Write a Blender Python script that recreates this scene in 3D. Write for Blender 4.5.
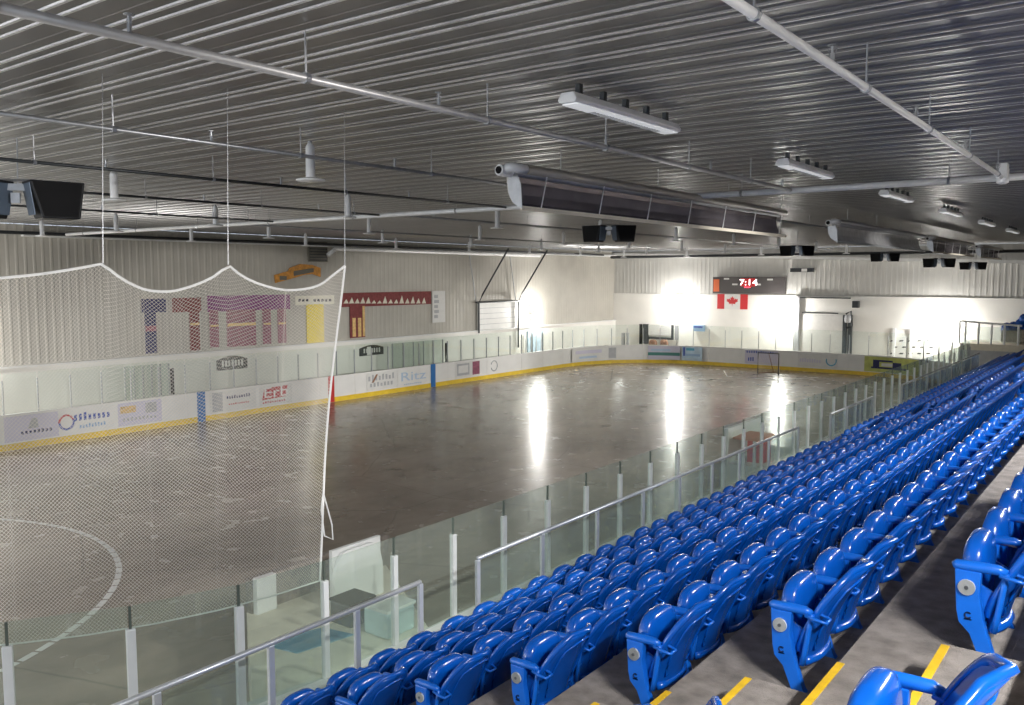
import bpy, bmesh, math, random
from mathutils import Vector, Matrix
R = math.radians
random.seed(4)
S = bpy.context.scene
for o in list(bpy.data.objects): bpy.data.objects.remove(o)
C = S.collection

# ------------------------------------------------------------------ camera, world, exposure, big lights
EYE = 5.6; F = 862.0; YAW = 0.647; PITCH = 0.0876
cd = bpy.data.cameras.new('camera'); cam = bpy.data.objects.new('camera', cd); C.objects.link(cam)
cd.sensor_width = 36; cd.lens = F/1024*36; cd.clip_end = 300; cd.clip_start = 0.05
cam.location = (0, 0, EYE); cam.rotation_euler = (math.pi/2-PITCH, 0, YAW); S.camera = cam
w = bpy.data.worlds.new('world'); S.world = w; w.use_nodes = True
w.node_tree.nodes['Background'].inputs[0].default_value = (0.78, 0.88, 1.0, 1)
w.node_tree.nodes['Background'].inputs[1].default_value = 1.0
S.view_settings.view_transform = 'Standard'; S.view_settings.look = 'None'
S.view_settings.gamma = 1; S.view_settings.use_curve_mapping = False
S.view_settings.exposure = 0.45

def point(loc, power, rad=0.15, col=(1, 0.97, 0.92), parent=None):
    l = bpy.data.lights.new('bulb', 'POINT'); l.energy = power; l.shadow_soft_size = rad; l.color = col
    o = bpy.data.objects.new('bulb', l); C.objects.link(o); o.location = loc; o.parent = parent; return o
def area(loc, rot, sx, sy, power, col=(1, 1, 1), parent=None):
    l = bpy.data.lights.new('tube', 'AREA'); l.shape = 'RECTANGLE'; l.size = sx; l.size_y = sy; l.energy = power; l.color = col
    o = bpy.data.objects.new('tube', l); C.objects.link(o); o.location = loc; o.rotation_euler = rot; o.parent = parent; return o
def spot(loc, aim, power, ang, col=(1, 0.97, 0.93), parent=None):
    l = bpy.data.lights.new('fill_beam', 'SPOT'); l.energy = power; l.spot_size = R(ang); l.spot_blend = 0.5; l.shadow_soft_size = 0.15; l.color = col
    o = bpy.data.objects.new('fill_beam', l); C.objects.link(o); o.location = loc; o.parent = parent
    o.rotation_euler = (Vector(aim)-Vector(loc)).to_track_quat('-Z', 'Y').to_euler(); return o
FLOOD_W = 460; STRIP_W = 520; BEAM_W = 12000

# turn a spot seen from the stand into the place on a wall, floor or ceiling plane
_F = Vector((-math.sin(YAW)*math.cos(PITCH), math.cos(YAW)*math.cos(PITCH), -math.sin(PITCH)))
_R = Vector((math.cos(YAW), math.sin(YAW), 0)); _U = _R.cross(_F)
def ray(px, py): return _F+_R*((px-512)/F)-_U*((py-352.5)/F)
def at_x(px, py, x): d = ray(px, py); return Vector((0, 0, EYE))+d*(x/d.x)
def at_y(px, py, y): d = ray(px, py); return Vector((0, 0, EYE))+d*(y/d.y)
def at_z(px, py, z): d = ray(px, py); return Vector((0, 0, EYE))+d*((z-EYE)/d.z)

# ------------------------------------------------------------------ materials
M = {}
def mat(name, col, rough=0.5, metal=0.0, var=0.0, scale=8.0, bump=0.0, bscale=60.0, coat=0.0, emit=0.0, stretch=None, spec=None):
    m = bpy.data.materials.new(name); m.use_nodes = True; nt = m.node_tree; b = nt.nodes['Principled BSDF']
    b.inputs['Base Color'].default_value = (*col, 1); b.inputs['Roughness'].default_value = rough; b.inputs['Metallic'].default_value = metal
    b.inputs['Coat Weight'].default_value = coat
    if spec is not None: b.inputs['Specular IOR Level'].default_value = spec
    if emit: b.inputs['Emission Color'].default_value = (*col, 1); b.inputs['Emission Strength'].default_value = emit
    tc = nt.nodes.new('ShaderNodeTexCoord'); mp = nt.nodes.new('ShaderNodeMapping'); nt.links.new(tc.outputs['Object'], mp.inputs[0])
    if stretch: mp.inputs['Scale'].default_value = stretch
    if var:
        n = nt.nodes.new('ShaderNodeTexNoise'); n.inputs['Scale'].default_value = scale; n.inputs['Detail'].default_value = 5
        nt.links.new(mp.outputs[0], n.inputs['Vector'])
        r = nt.nodes.new('ShaderNodeValToRGB'); nt.links.new(n.outputs[0], r.inputs[0])
        r.color_ramp.elements[0].position = 0.3; r.color_ramp.elements[1].position = 0.7
        r.color_ramp.elements[0].color = (*[c*(1-var) for c in col], 1); r.color_ramp.elements[1].color = (*[min(1, c*(1+var)) for c in col], 1)
        nt.links.new(r.outputs[0], b.inputs['Base Color'])
    if bump:
        n2 = nt.nodes.new('ShaderNodeTexNoise'); n2.inputs['Scale'].default_value = bscale; nt.links.new(mp.outputs[0], n2.inputs['Vector'])
        bp = nt.nodes.new('ShaderNodeBump'); bp.inputs['Strength'].default_value = bump; bp.inputs['Distance'].default_value = 0.02
        nt.links.new(n2.outputs[0], bp.inputs['Height']); nt.links.new(bp.outputs[0], b.inputs['Normal'])
    M[name] = m; return m
mat('seat_blue', (0.0015, 0.088, 0.44), 0.22, 0, 0.12, 6, coat=0.3)
mat('arm_blue', (0.006, 0.125, 0.56), 0.30, 0, 0.10, 9)
mat('cap_white', (0.9, 0.9, 0.87), 0.4)
mat('dark_logo', (0.01, 0.03, 0.12), 0.5)
mat('concrete', (0.27, 0.232, 0.20), 0.9, 0, 0.30, 9, 0.5, 130)
mat('yellow', (0.80, 0.48, 0.02), 0.5, 0, 0.15, 14)
mat('alu', (0.72, 0.74, 0.76), 0.32, 0.55, 0.05, 5)
mat('alu_white', (0.78, 0.79, 0.78), 0.4, 0.1, 0.05, 5)
mat('dark_metal', (0.05, 0.055, 0.06), 0.4, 0.5)
mat('galv', (0.45, 0.46, 0.48), 0.4, 0.8, 0.1, 9)
mat('pipe', (0.55, 0.54, 0.54), 0.38, 0.35, 0.10, 4)
mat('pipe_white', (0.92, 0.93, 0.94), 0.4, 0.1, 0.06, 4)
mat('board_white', (0.80, 0.80, 0.78), 0.3, 0, 0.04, 2)
mat('kick_yellow', (0.80, 0.56, 0.04), 0.4, 0, 0.12, 3)
mat('wall_ribbed', (0.47, 0.45, 0.40), 0.55, 0.0, 0.06, 1.2)
mat('wall_end_ribbed', (0.56, 0.555, 0.53), 0.55, 0.0, 0.05, 1.2)
mat('wall_white', (0.86, 0.85, 0.81), 0.5, 0, 0.05, 0.8)
mat('black', (0.006, 0.006, 0.007), 0.7, spec=0.2)
mat('black_gloss', (0.012, 0.013, 0.016), 0.45, spec=0.3)
mat('blue_grey', (0.12, 0.16, 0.22), 0.45, 0.3)
mat('net_white', (0.84, 0.79, 0.72), 0.8)
mat('rope_white', (0.86, 0.85, 0.82), 0.7, bump=0.4, bscale=200)
mat('line_white', (0.95, 0.94, 0.90), 0.5, 0, 0.1, 6)
mat('navy', (0.03, 0.035, 0.12), 0.8, 0, 0.2, 8)
mat('maroon', (0.22, 0.05, 0.05), 0.8, 0, 0.25, 8)
mat('plum', (0.24, 0.05, 0.20), 0.8, 0, 0.2, 6)
mat('rose', (0.30, 0.10, 0.15), 0.8, 0, 0.25, 8)
mat('banner_yellow', (0.78, 0.62, 0.06), 0.7, 0, 0.15, 8)
mat('gold', (0.72, 0.50, 0.20), 0.5, 0.2, 0.2, 8)
mat('orange', (0.62, 0.28, 0.05), 0.6, 0, 0.25, 8)
mat('cream', (0.74, 0.72, 0.60), 0.6, 0, 0.06, 5)
mat('pale', (0.72, 0.72, 0.70), 0.5, 0, 0.04, 5)
mat('ad_grey', (0.42, 0.43, 0.45), 0.5, 0, 0.1, 5)
mat('ad_blue', (0.05, 0.10, 0.42), 0.5)
mat('ad_light_blue', (0.30, 0.46, 0.66), 0.5)
mat('ad_pale_blue', (0.45, 0.58, 0.74), 0.5)
mat('ad_sky', (0.52, 0.66, 0.78), 0.5, 0, 0.15, 3)
mat('ad_green', (0.06, 0.22, 0.20), 0.5)
mat('ad_red', (0.50, 0.05, 0.06), 0.5)
mat('ad_teal', (0.10, 0.42, 0.60), 0.5)
mat('ad_lilac', (0.62, 0.60, 0.72), 0.5)
mat('ad_lime', (0.56, 0.60, 0.16), 0.5, 0, 0.2, 3)
mat('line_blue', (0.02, 0.16, 0.46), 0.4)
mat('line_red', (0.55, 0.04, 0.04), 0.4)
mat('red', (0.62, 0.03, 0.035), 0.5)
mat('brown', (0.28, 0.14, 0.08), 0.6, 0, 0.2, 8)
mat('beige', (0.78, 0.72, 0.60), 0.6, 0, 0.08, 4)
mat('mat_blue', (0.12, 0.30, 0.44), 0.7, 0, 0.1, 12)
mat('salmon', (0.62, 0.26, 0.18), 0.5, 0, 0.1, 8)
mat('heater_body', (0.50, 0.47, 0.42), 0.42, 0.35, 0.12, 2)
mat('heater_inner', (0.34, 0.31, 0.34), 0.25, 0.75, 0.15, 3)
mat('foil', (0.62, 0.62, 0.63), 0.35, 0.7, 0.15, 4, 0.8, 6)
mat('cool_pale', (0.55, 0.68, 0.70), 0.5)
mat('gasket', (0.10, 0.12, 0.10), 0.5)
mat('led_red', (1.0, 0.03, 0.05), 0.5, emit=5)
mat('led_white', (1.0, 0.85, 0.85), 0.5, emit=2.5)
mat('lens', (1.0, 0.98, 0.93), 0.5, emit=60)
mat('diffuser', (0.80, 0.82, 0.84), 0.5, emit=0.35)
mat('score_black', (0.10, 0.09, 0.09), 0.5)
mat('score_orange', (0.80, 0.18, 0.06), 0.5)
mat('vent_dark', (0.16, 0.15, 0.12), 0.6)
# glass
def glass(name, tint, fac):
    m = bpy.data.materials.new(name); m.use_nodes = True; nt = m.node_tree; nt.nodes.clear()
    out = nt.nodes.new('ShaderNodeOutputMaterial'); tr = nt.nodes.new('ShaderNodeBsdfTransparent'); gl = nt.nodes.new('ShaderNodeBsdfGlossy')
    df = nt.nodes.new('ShaderNodeBsdfDiffuse'); df.inputs[0].default_value = (0.72, 0.78, 0.68, 1)
    tr.inputs[0].default_value = (*tint, 1); gl.inputs['Roughness'].default_value = 0.03; gl.inputs[0].default_value = (0.9, 0.95, 0.95, 1)
    lw = nt.nodes.new('ShaderNodeLayerWeight'); lw.inputs[0].default_value = 0.5
    pw_ = nt.nodes.new('ShaderNodeMath'); pw_.operation = 'POWER'; pw_.inputs[1].default_value = 5.0; nt.links.new(lw.outputs['Facing'], pw_.inputs[0])
    fr = nt.nodes.new('ShaderNodeMath'); fr.operation = 'MULTIPLY_ADD'; fr.inputs[1].default_value = 0.75; fr.inputs[2].default_value = 0.035; nt.links.new(pw_.outputs[0], fr.inputs[0])
    mx = nt.nodes.new('ShaderNodeMixShader'); mx2 = nt.nodes.new('ShaderNodeMixShader'); mx2.inputs[0].default_value = fac
    nt.links.new(tr.outputs[0], mx2.inputs[1]); nt.links.new(df.outputs[0], mx2.inputs[2])
    nt.links.new(fr.outputs[0], mx.inputs[0]); nt.links.new(mx2.outputs[0], mx.inputs[1]); nt.links.new(gl.outputs[0], mx.inputs[2])
    nt.links.new(mx.outputs[0], out.inputs[0]); M[name] = m
glass('glass', (0.93, 0.965, 0.94), 0.09)
glass('glass_far', (0.96, 0.985, 0.97), 0.012)
glass('rail_glass', (0.92, 0.955, 0.935), 0.05)
# polished grey-brown rink slab
def slab():
    m = bpy.data.materials.new('rink_slab'); m.use_nodes = True; nt = m.node_tree; b = nt.nodes['Principled BSDF']
    tc = nt.nodes.new('ShaderNodeTexCoord')
    def noise(scale, det, st=None, dist=0):
        mp = nt.nodes.new('ShaderNodeMapping'); nt.links.new(tc.outputs['Object'], mp.inputs[0])
        if st: mp.inputs['Scale'].default_value = st
        n = nt.nodes.new('ShaderNodeTexNoise'); n.inputs['Scale'].default_value = scale; n.inputs['Detail'].default_value = det
        n.inputs['Distortion'].default_value = dist
        nt.links.new(mp.outputs[0], n.inputs['Vector']); return n
    def ramp(src, p0, c0, p1, c1):
        r = nt.nodes.new('ShaderNodeValToRGB'); nt.links.new(src, r.inputs[0])
        r.color_ramp.elements[0].position = p0; r.color_ramp.elements[1].position = p1
        r.color_ramp.elements[0].color = (*c0, 1); r.color_ramp.elements[1].color = (*c1, 1); return r
    a = ramp(noise(0.35, 8, None, 0.6).outputs[0], 0.35, (0.36, 0.295, 0.237), 0.68, (0.53, 0.45, 0.37))
    c = ramp(noise(2.2, 8, (1, 0.5, 1), 1.0).outputs[0], 0.3, (0.72, 0.72, 0.72), 0.65, (1, 1, 1))
    mx = nt.nodes.new('ShaderNodeMixRGB'); mx.blend_type = 'MULTIPLY'; mx.inputs[0].default_value = 0.8
    nt.links.new(a.outputs[0], mx.inputs[1]); nt.links.new(c.outputs[0], mx.inputs[2])
    # hairline cracks
    wob = noise(0.8, 4); mpv = nt.nodes.new('ShaderNodeMixRGB'); mpv.inputs[0].default_value = 0.12
    nt.links.new(tc.outputs['Object'], mpv.inputs[1]); nt.links.new(wob.outputs['Color'], mpv.inputs[2])
    v = nt.nodes.new('ShaderNodeTexVoronoi'); v.feature = 'DISTANCE_TO_EDGE'; v.inputs['Scale'].default_value = 0.23
    nt.links.new(mpv.outputs[0], v.inputs['Vector'])
    cr = ramp(v.outputs['Distance'], 0.0, (0.45, 0.45, 0.45), 0.006, (1, 1, 1))
    mx2 = nt.nodes.new('ShaderNodeMixRGB'); mx2.blend_type = 'MULTIPLY'; mx2.inputs[0].default_value = 0.7
    nt.links.new(mx.outputs[0], mx2.inputs[1]); nt.links.new(cr.outputs[0], mx2.inputs[2])
    nt.links.new(mx2.outputs[0], b.inputs['Base Color'])
    rr = ramp(noise(1.6, 5).outputs[0], 0.3, (0.15, 0.15, 0.15), 0.7, (0.30, 0.30, 0.30))
    nt.links.new(rr.outputs[0], b.inputs['Roughness']); b.inputs['Specular IOR Level'].default_value = 0.95
    bp = nt.nodes.new('ShaderNodeBump'); bp.inputs['Strength'].default_value = 0.08; bp.inputs['Distance'].default_value = 0.02
    nt.links.new(noise(3.5, 6, (1, 1, 1), 0.5).outputs[0], bp.inputs['Height']); nt.links.new(bp.outputs[0], b.inputs['Normal'])
    M['slab'] = m
slab()
# foil-faced ribbed ceiling deck, bright highlight lines painted into the rib colour
mat('deck_rib_highlight', (0.92, 0.92, 0.90), 0.36, 0.5, 0.06, 0.7)
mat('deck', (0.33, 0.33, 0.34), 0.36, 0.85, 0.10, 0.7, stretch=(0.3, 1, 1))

# ------------------------------------------------------------------ mesh helpers
def link(name, bm, m, parent=None, smooth=False, bevel=0.0):
    me = bpy.data.meshes.new(name)
    bmesh.ops.recalc_face_normals(bm, faces=bm.faces)
    bm.to_mesh(me); bm.free()
    for mm in (m if isinstance(m, (list, tuple)) else [m]): me.materials.append(M[mm])
    if smooth:
        for p in me.polygons: p.use_smooth = True
    o = bpy.data.objects.new(name, me); C.objects.link(o); o.parent = parent
    if bevel:
        b = o.modifiers.new('bevel', 'BEVEL'); b.width = bevel; b.segments = 2; b.limit_method = 'ANGLE'
    return o
def B(): return bmesh.new()
def box(bm, x0, y0, z0, x1, y1, z1, mi=0):
    v = [bm.verts.new((x, y, z)) for x in (x0, x1) for y in (y0, y1) for z in (z0, z1)]
    for f in ((0, 1, 3, 2), (4, 6, 7, 5), (0, 4, 5, 1), (2, 3, 7, 6), (0, 2, 6, 4), (1, 5, 7, 3)):
        bm.faces.new([v[i] for i in f]).material_index = mi
    return v
def tube(bm, pts, r, n=8, closed=False, mi=0):
    pts = [Vector(p) for p in pts]; rings = []
    for i, p in enumerate(pts):
        if closed: d = pts[(i+1) % len(pts)]-pts[i-1]
        else: d = pts[min(i+1, len(pts)-1)]-pts[max(i-1, 0)]
        d.normalize(); up = Vector((0, 0, 1)) if abs(d.z) < 0.95 else Vector((1, 0, 0))
        a = d.cross(up).normalized(); b = a.cross(d).normalized()
        rr = r[i] if isinstance(r, (list, tuple)) else r
        rings.append([bm.verts.new(p+a*math.cos(2*math.pi*k/n)*rr+b*math.sin(2*math.pi*k/n)*rr) for k in range(n)])
    m = len(rings)
    for i in range(m if closed else m-1):
        A, D = rings[i], rings[(i+1) % m]
        for k in range(n): bm.faces.new((A[k], A[(k+1) % n], D[(k+1) % n], D[k])).material_index = mi
    if not closed: bm.faces.new(rings[0][::-1]).material_index = mi; bm.faces.new(rings[-1]).material_index = mi
def lathe(bm, prof, c=(0, 0, 0), n=20, mi=0):
    c = Vector(c); rings = [[bm.verts.new(c+Vector((r*math.cos(2*math.pi*k/n), r*math.sin(2*math.pi*k/n), z))) for k in range(n)] for r, z in prof]
    for A, D in zip(rings, rings[1:]):
        for k in range(n): bm.faces.new((A[k], A[(k+1) % n], D[(k+1) % n], D[k])).material_index = mi
    bm.faces.new(rings[0][::-1]).material_index = mi; bm.faces.new(rings[-1]).material_index = mi
def prism(bm, pts, vec, mi=0):
    """closed polygon pts (3d) extruded by vec"""
    a = [bm.verts.new(p) for p in pts]; b = [bm.verts.new(Vector(p)+Vector(vec)) for p in pts]
    bm.faces.new(a).material_index = mi; bm.faces.new(b[::-1]).material_index = mi
    for i in range(len(a)): bm.faces.new((a[i], b[i], b[(i+1) % len(a)], a[(i+1) % len(a)])).material_index = mi
def blob(bm, c, r, e=0.6, nu=16, nv=10, mi=0):
    f = lambda t, p: math.copysign(abs(t)**p, t)
    rows = []
    for i in range(1, nv):
        a = -math.pi/2+math.pi*i/nv; rows.append([bm.verts.new((c[0]+r[0]*f(math.cos(a), e)*f(math.cos(b), e), c[1]+r[1]*f(math.cos(a), e)*f(math.sin(b), e), c[2]+r[2]*f(math.sin(a), e))) for b in [2*math.pi*k/nu for k in range(nu)]])
    for A, D in zip(rows, rows[1:]):
        for k in range(nu): bm.faces.new((A[k], A[(k+1) % nu], D[(k+1) % nu], D[k])).material_index = mi
    for row, z in ((rows[0], -r[2]), (rows[-1], r[2])):
        t = bm.verts.new((c[0], c[1], c[2]+z))
        for k in range(nu): bm.faces.new((row[k], row[(k+1) % nu], t)).material_index = mi
def tag(o, label, cat, group=None, kind=None):
    o['label'] = label; o['category'] = cat
    if group: o['group'] = group
    if kind: o['kind'] = kind
    return o
def struct(name, bm, m, **k):
    o = link(name, bm, m, **k); o['kind'] = 'structure'; return o
def thing(name, label, cat, loc=(0, 0, 0), group=None, rz=0):
    o = bpy.data.objects.new(name, None); C.objects.link(o); o.location = loc; o.rotation_euler.z = rz; o.empty_display_size = 0.1
    return tag(o, label, cat, group)
def copy_tree(o, parent=None):
    c = o.copy(); C.objects.link(c); c.parent = parent
    for ch in o.children: copy_tree(ch, c)
    return c
def text_mesh(txt, size, m, parent, origin, xdir, updir, depth=0.01, name='lettering', shear=0, sx=1.0):
    cu = bpy.data.curves.new('t', 'FONT'); cu.body = txt; cu.size = size; cu.extrude = depth/2; cu.shear = shear
    cu.align_x = 'CENTER'; cu.align_y = 'CENTER'
    to = bpy.data.objects.new('t', cu); C.objects.link(to)
    me = bpy.data.meshes.new_from_object(to.evaluated_get(bpy.context.evaluated_depsgraph_get()))
    bpy.data.objects.remove(to)
    X = Vector(xdir).normalized(); U = Vector(updir).normalized(); N = X.cross(U)
    me.transform(Matrix(((X.x*sx, U.x, N.x, origin[0]), (X.y*sx, U.y, N.y, origin[1]), (X.z*sx, U.z, N.z, origin[2]), (0, 0, 0, 1))))
    me.materials.clear(); me.materials.append(M[m])
    o = bpy.data.objects.new(name, me); C.objects.link(o); o.parent = parent; return o
NUM = 'first second third fourth fifth sixth seventh eighth ninth tenth eleventh twelfth thirteenth fourteenth fifteenth sixteenth seventeenth eighteenth nineteenth twentieth twenty-first twenty-second twenty-third twenty-fourth twenty-fifth twenty-sixth twenty-seventh twenty-eighth twenty-ninth thirtieth'.split()
def nth(i):
    if i < 30: return NUM[i]
    n = i+1; t = {3: 'thirty', 4: 'forty', 5: 'fifty', 6: 'sixty'}[n//10]
    return t+('ieth' if 0 else '')+('-'+NUM[n % 10-1] if n % 10 else 'th')

# ------------------------------------------------------------------ setting
ZC = 7.45; XW = -32.3; YE = 55.2
XN, XFAR, YEND, YNE = -7.2, -29.5, 51.1, 1.5     # rink edges
bm = B(); box(bm, XW-0.3, -8, -0.2, 8, YE+0.3, 0); struct('floor', bm, 'slab')
# ribbed deck ceiling: ribs run across the rink
bm = B(); y = -8.0; prof = []
while y < YE+0.2:
    prof += [(y, 0), (y+0.085, 0), (y+0.092, -0.006), (y+0.104, -0.006), (y+0.111, 0), (y+0.205, 0), (y+0.212, -0.012), (y+0.240, -0.012), (y+0.247, 0), (y+0.340, 0), (y+0.347, -0.012), (y+0.375, -0.012), (y+0.382, 0)]
    y += 0.49
pv = [[bm.verts.new((x, yy, ZC+0.03+dz)) for yy, dz in prof] for x in (XW-0.3, 8)]
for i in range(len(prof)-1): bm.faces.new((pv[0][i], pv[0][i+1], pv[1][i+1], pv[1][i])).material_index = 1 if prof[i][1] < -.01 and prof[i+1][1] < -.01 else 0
tp = [[bm.verts.new((x, yy, ZC+0.18)) for yy in (-8, prof[-1][0])] for x in (XW-0.3, 8)]
bm.faces.new((tp[0][0], tp[0][1], tp[1][1], tp[1][0]))
struct('ceiling', bm, ['deck', 'deck_rib_highlight'])
def ribbed(bm, axis, c, a0, a1, z0, z1, per, dep, sgn, thick=0.15):
    """ribbed sheet wall in plane axis=c, ribs upright, sgn = side facing the hall"""
    pr = []; a = a0
    while a < a1:
        pr += [(a, 0), (a+per*0.55, 0), (a+per*0.68, dep), (a+per*0.87, dep)]; a += per
    pr.append((a1, 0)); pr = [p for p in pr if p[0] <= a1]
    P = lambda t, d, z: (c+sgn*d, t, z) if axis == 'x' else (t, c+sgn*d, z)
    lo = [bm.verts.new(P(t, d, z0)) for t, d in pr]; hi = [bm.verts.new(P(t, d, z1)) for t, d in pr]
    for i in range(len(pr)-1): bm.faces.new((lo[i], lo[i+1], hi[i+1], hi[i]))
    lb = [bm.verts.new(P(t, -thick, z)) for t, z in ((a0, z0), (a1, z0), (a1, z1), (a0, z1))]; bm.faces.new(lb)
bm = B(); ribbed(bm, 'x', XW, -8, YE, 2.42, ZC, 0.30, 0.010, 1); struct('wall_left', bm, 'wall_ribbed')
bm = B(); box(bm, XW-0.15, -8, 0, XW+0.18, YE, 2.42); o = struct('wall_left_base', bm, 'wall_white'); o.name = 'wall_left_lower'
bm = B(); box(bm, 8, -8, 0, 8.3, YE, ZC); struct('wall_right', bm, 'wall_ribbed')
bm = B(); box(bm, XW-0.02, -8, 2.40, XW+0.26, YE, 2.46); struct('trim_1', bm, 'alu_white')
bm = B(); ribbed(bm, 'y', YE, XW, 8, 4.40, ZC, 0.30, 0.012, -1); struct('wall_end', bm, 'wall_end_ribbed')
bm = B(); box(bm, XW, YE-0.06, 0, 8, YE+0.15, 4.40); struct('wall_end_lower', bm, 'wall_white')
# sloping bulkhead / flashing under the deck along the end wall
bm = B(); prism(bm, [(XW, YE-0.35, 7.18), (8, YE-0.35, 5.86), (8, YE-0.35, 6.05), (XW, YE-0.35, 7.32)], (0, 0.3, 0)); struct('trim_2', bm, 'alu_white')
bm = B(); box(bm, XW+0.02, 14, 7.02, XW+0.22, YE, 7.18); struct('trim_3', bm, 'alu_white')

# concrete stands -----------------------------------------------------------
DX, DZ, PITCH_S = 0.853, 0.39, 0.51
Xf = lambda i: -1.945+DX*(i-4)
Zt = lambda i: 3.467+DZ*(i-4)
bm = B(); pr = [(Xf(-1), 0)]
for i in range(-1, 9): pr += [(Xf(i), Zt(i)), (Xf(i+1), Zt(i))]
pr.append((Xf(9), 0))
prism(bm, [(x, -4, z) for x, z in pr], (0, 51.5, 0)); struct('floor_stands', bm, 'concrete')
AY0, AY1 = 3.06, 3.92
for i in range(1, 7):
    bm = B(); xe = Xf(i+1)
    box(bm, xe-0.43, AY0, Zt(i), xe, AY1, Zt(i)+DZ/2)
    st = struct('aisle_step', bm, 'concrete')
    bm = B(); box(bm, xe-0.435, AY0+0.02, Zt(i)+DZ/2-0.03, xe-0.402, AY1-0.02, Zt(i)+DZ/2+0.004); link('yellow_nosing', bm, 'yellow', st)
    bm = B(); box(bm, xe-0.005, AY0+0.02, Zt(i+1)-0.03, xe+0.028, AY1-0.02, Zt(i+1)+0.004); link('yellow_nosing', bm, 'yellow', st)

# ------------------------------------------------------------------ stadium seats (local: faces -x, z=0 tread, y centre of seat)
def back_mesh(full=True):
    bm = B(); nu, nv = (14, 14) if full else (6, 6)
    def P(u, v, off=0.0):
        t = max(0.0, (v-0.38)/0.62); hw = (0.20+0.035*min(1, v/0.4))*max(0.0, 1-t**3.0)**0.5
        if v >= 1: hw = 0.0
        x = 0.085+0.08*v+0.165*v*v-0.065*abs(u)**2.4*(1-0.35*v)+off
        return (x, u*hw, 0.10+0.555*v+0.02*u*u*(1 if v > 0.5 else 0)*0)
    fr = [[bm.verts.new(P(-1+2*i/nu, j/nv)) for i in range(nu+1)] for j in range(nv)]
    bk = [[bm.verts.new(P(-1+2*i/nu, j/nv, 0.028)) for i in range(nu+1)] for j in range(nv)]
    tf = bm.verts.new(P(0, 1)); tb = bm.verts.new(P(0, 1, 0.028))
    for G in (fr, bk):
        for j in range(nv-1):
            for i in range(nu): bm.faces.new((G[j][i], G[j][i+1], G[j+1][i+1], G[j+1][i]))
    for G, t in ((fr, tf), (bk, tb)):
        for i in range(nu): bm.faces.new((G[-1][i], G[-1][i+1], t))
    for j in range(nv-1):
        bm.faces.new((fr[j][0], fr[j+1][0], bk[j+1][0], bk[j][0])); bm.faces.new((fr[j][nu], bk[j][nu], bk[j+1][nu], fr[j+1][nu]))
    bm.faces.new((fr[-1][0], tf, tb, bk[-1][0])); bm.faces.new((fr[-1][nu], bk[-1][nu], tb, tf))
    for i in range(nu): bm.faces.new((fr[0][i], bk[0][i], bk[0][i+1], fr[0][i+1]))
    # rolled rim and stiffening frame on the rear
    n = 16 if full else 6
    rim = [P(-1, k/n*0.96, 0.014) for k in range(n+1)]+[P(0, 1, 0.014)]+[P(1, (n-k)/n*0.96, 0.014) for k in range(n+1)]
    tube(bm, rim, 0.020, 6 if full else 4)
    if full:
        u = 0.68; fr2 = [P(-u, 0.16+k/8*0.62, 0.034) for k in range(9)]+[P(-0.3, 0.86, 0.034), P(0.3, 0.86, 0.034)]+[P(u, 0.78-k/8*0.62, 0.034) for k in range(9)]
        tube(bm, fr2, 0.007, 5, closed=True)
        tube(bm, [P(-0.85+1.7*k/8, 0.05, 0.026) for k in range(9)], 0.026, 6)
    return bm
def pan_mesh(full=True):
    bm = B(); nu, nv = (18, 12) if full else (8, 6)
    blob(bm, (-0.015, 0, 0.335), (0.062, 0.195, 0.195), 0.62, nu, nv)
    return bm
def arm_mesh(full=True):
    bm = B()
    tube(bm, [(-0.085, 0, 0.420), (-0.07, 0, 0.427), (0.02, 0, 0.430), (0.10, 0, 0.432), (0.135, 0, 0.424)], [0.016, 0.024, 0.026, 0.024, 0.016], 8 if full else 4)
    if full:
        tube(bm, [(0.13, 0, 0.42), (0.12, 0, 0.34), (0.10, 0, 0.20), (0.09, 0, 0.14)], 0.015, 6)
        tube(bm, [(0.11, -0.030, 0.415), (0.17, -0.042, 0.41), (0.215, -0.034, 0.40), (0.215, 0.034, 0.40), (0.17, 0.042, 0.41), (0.11, 0.030, 0.415)], 0.009, 6, closed=True)
    return bm
def leg_mesh(w=0.022):
    bm = B()
    pts = [(-0.075, 0.41), (0.035, 0.41), (0.030, 0.30), (0.055, 0.17), (0.105, 0.02), (0.12, 0.0), (0.045, 0.0), (-0.005, 0.12), (-0.050, 0.165), (-0.062, 0.22)]
    prism(bm, [(x, -w, z) for x, z in pts], (0, 2*w, 0)); return bm
proto = thing('stadium_seat', 'x', 'seat')
pn = link('seat_pan', pan_mesh(), 'seat_blue', proto, True)
bk = link('backrest', back_mesh(), 'seat_blue', proto, True)
am = link('armrest', arm_mesh(), 'arm_blue', proto, True); am.location = (0, -PITCH_S/2, 0)
lg = link('leg', leg_mesh(), 'arm_blue', proto, bevel=0.004); lg.location = (0, -PITCH_S/2, 0)
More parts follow.
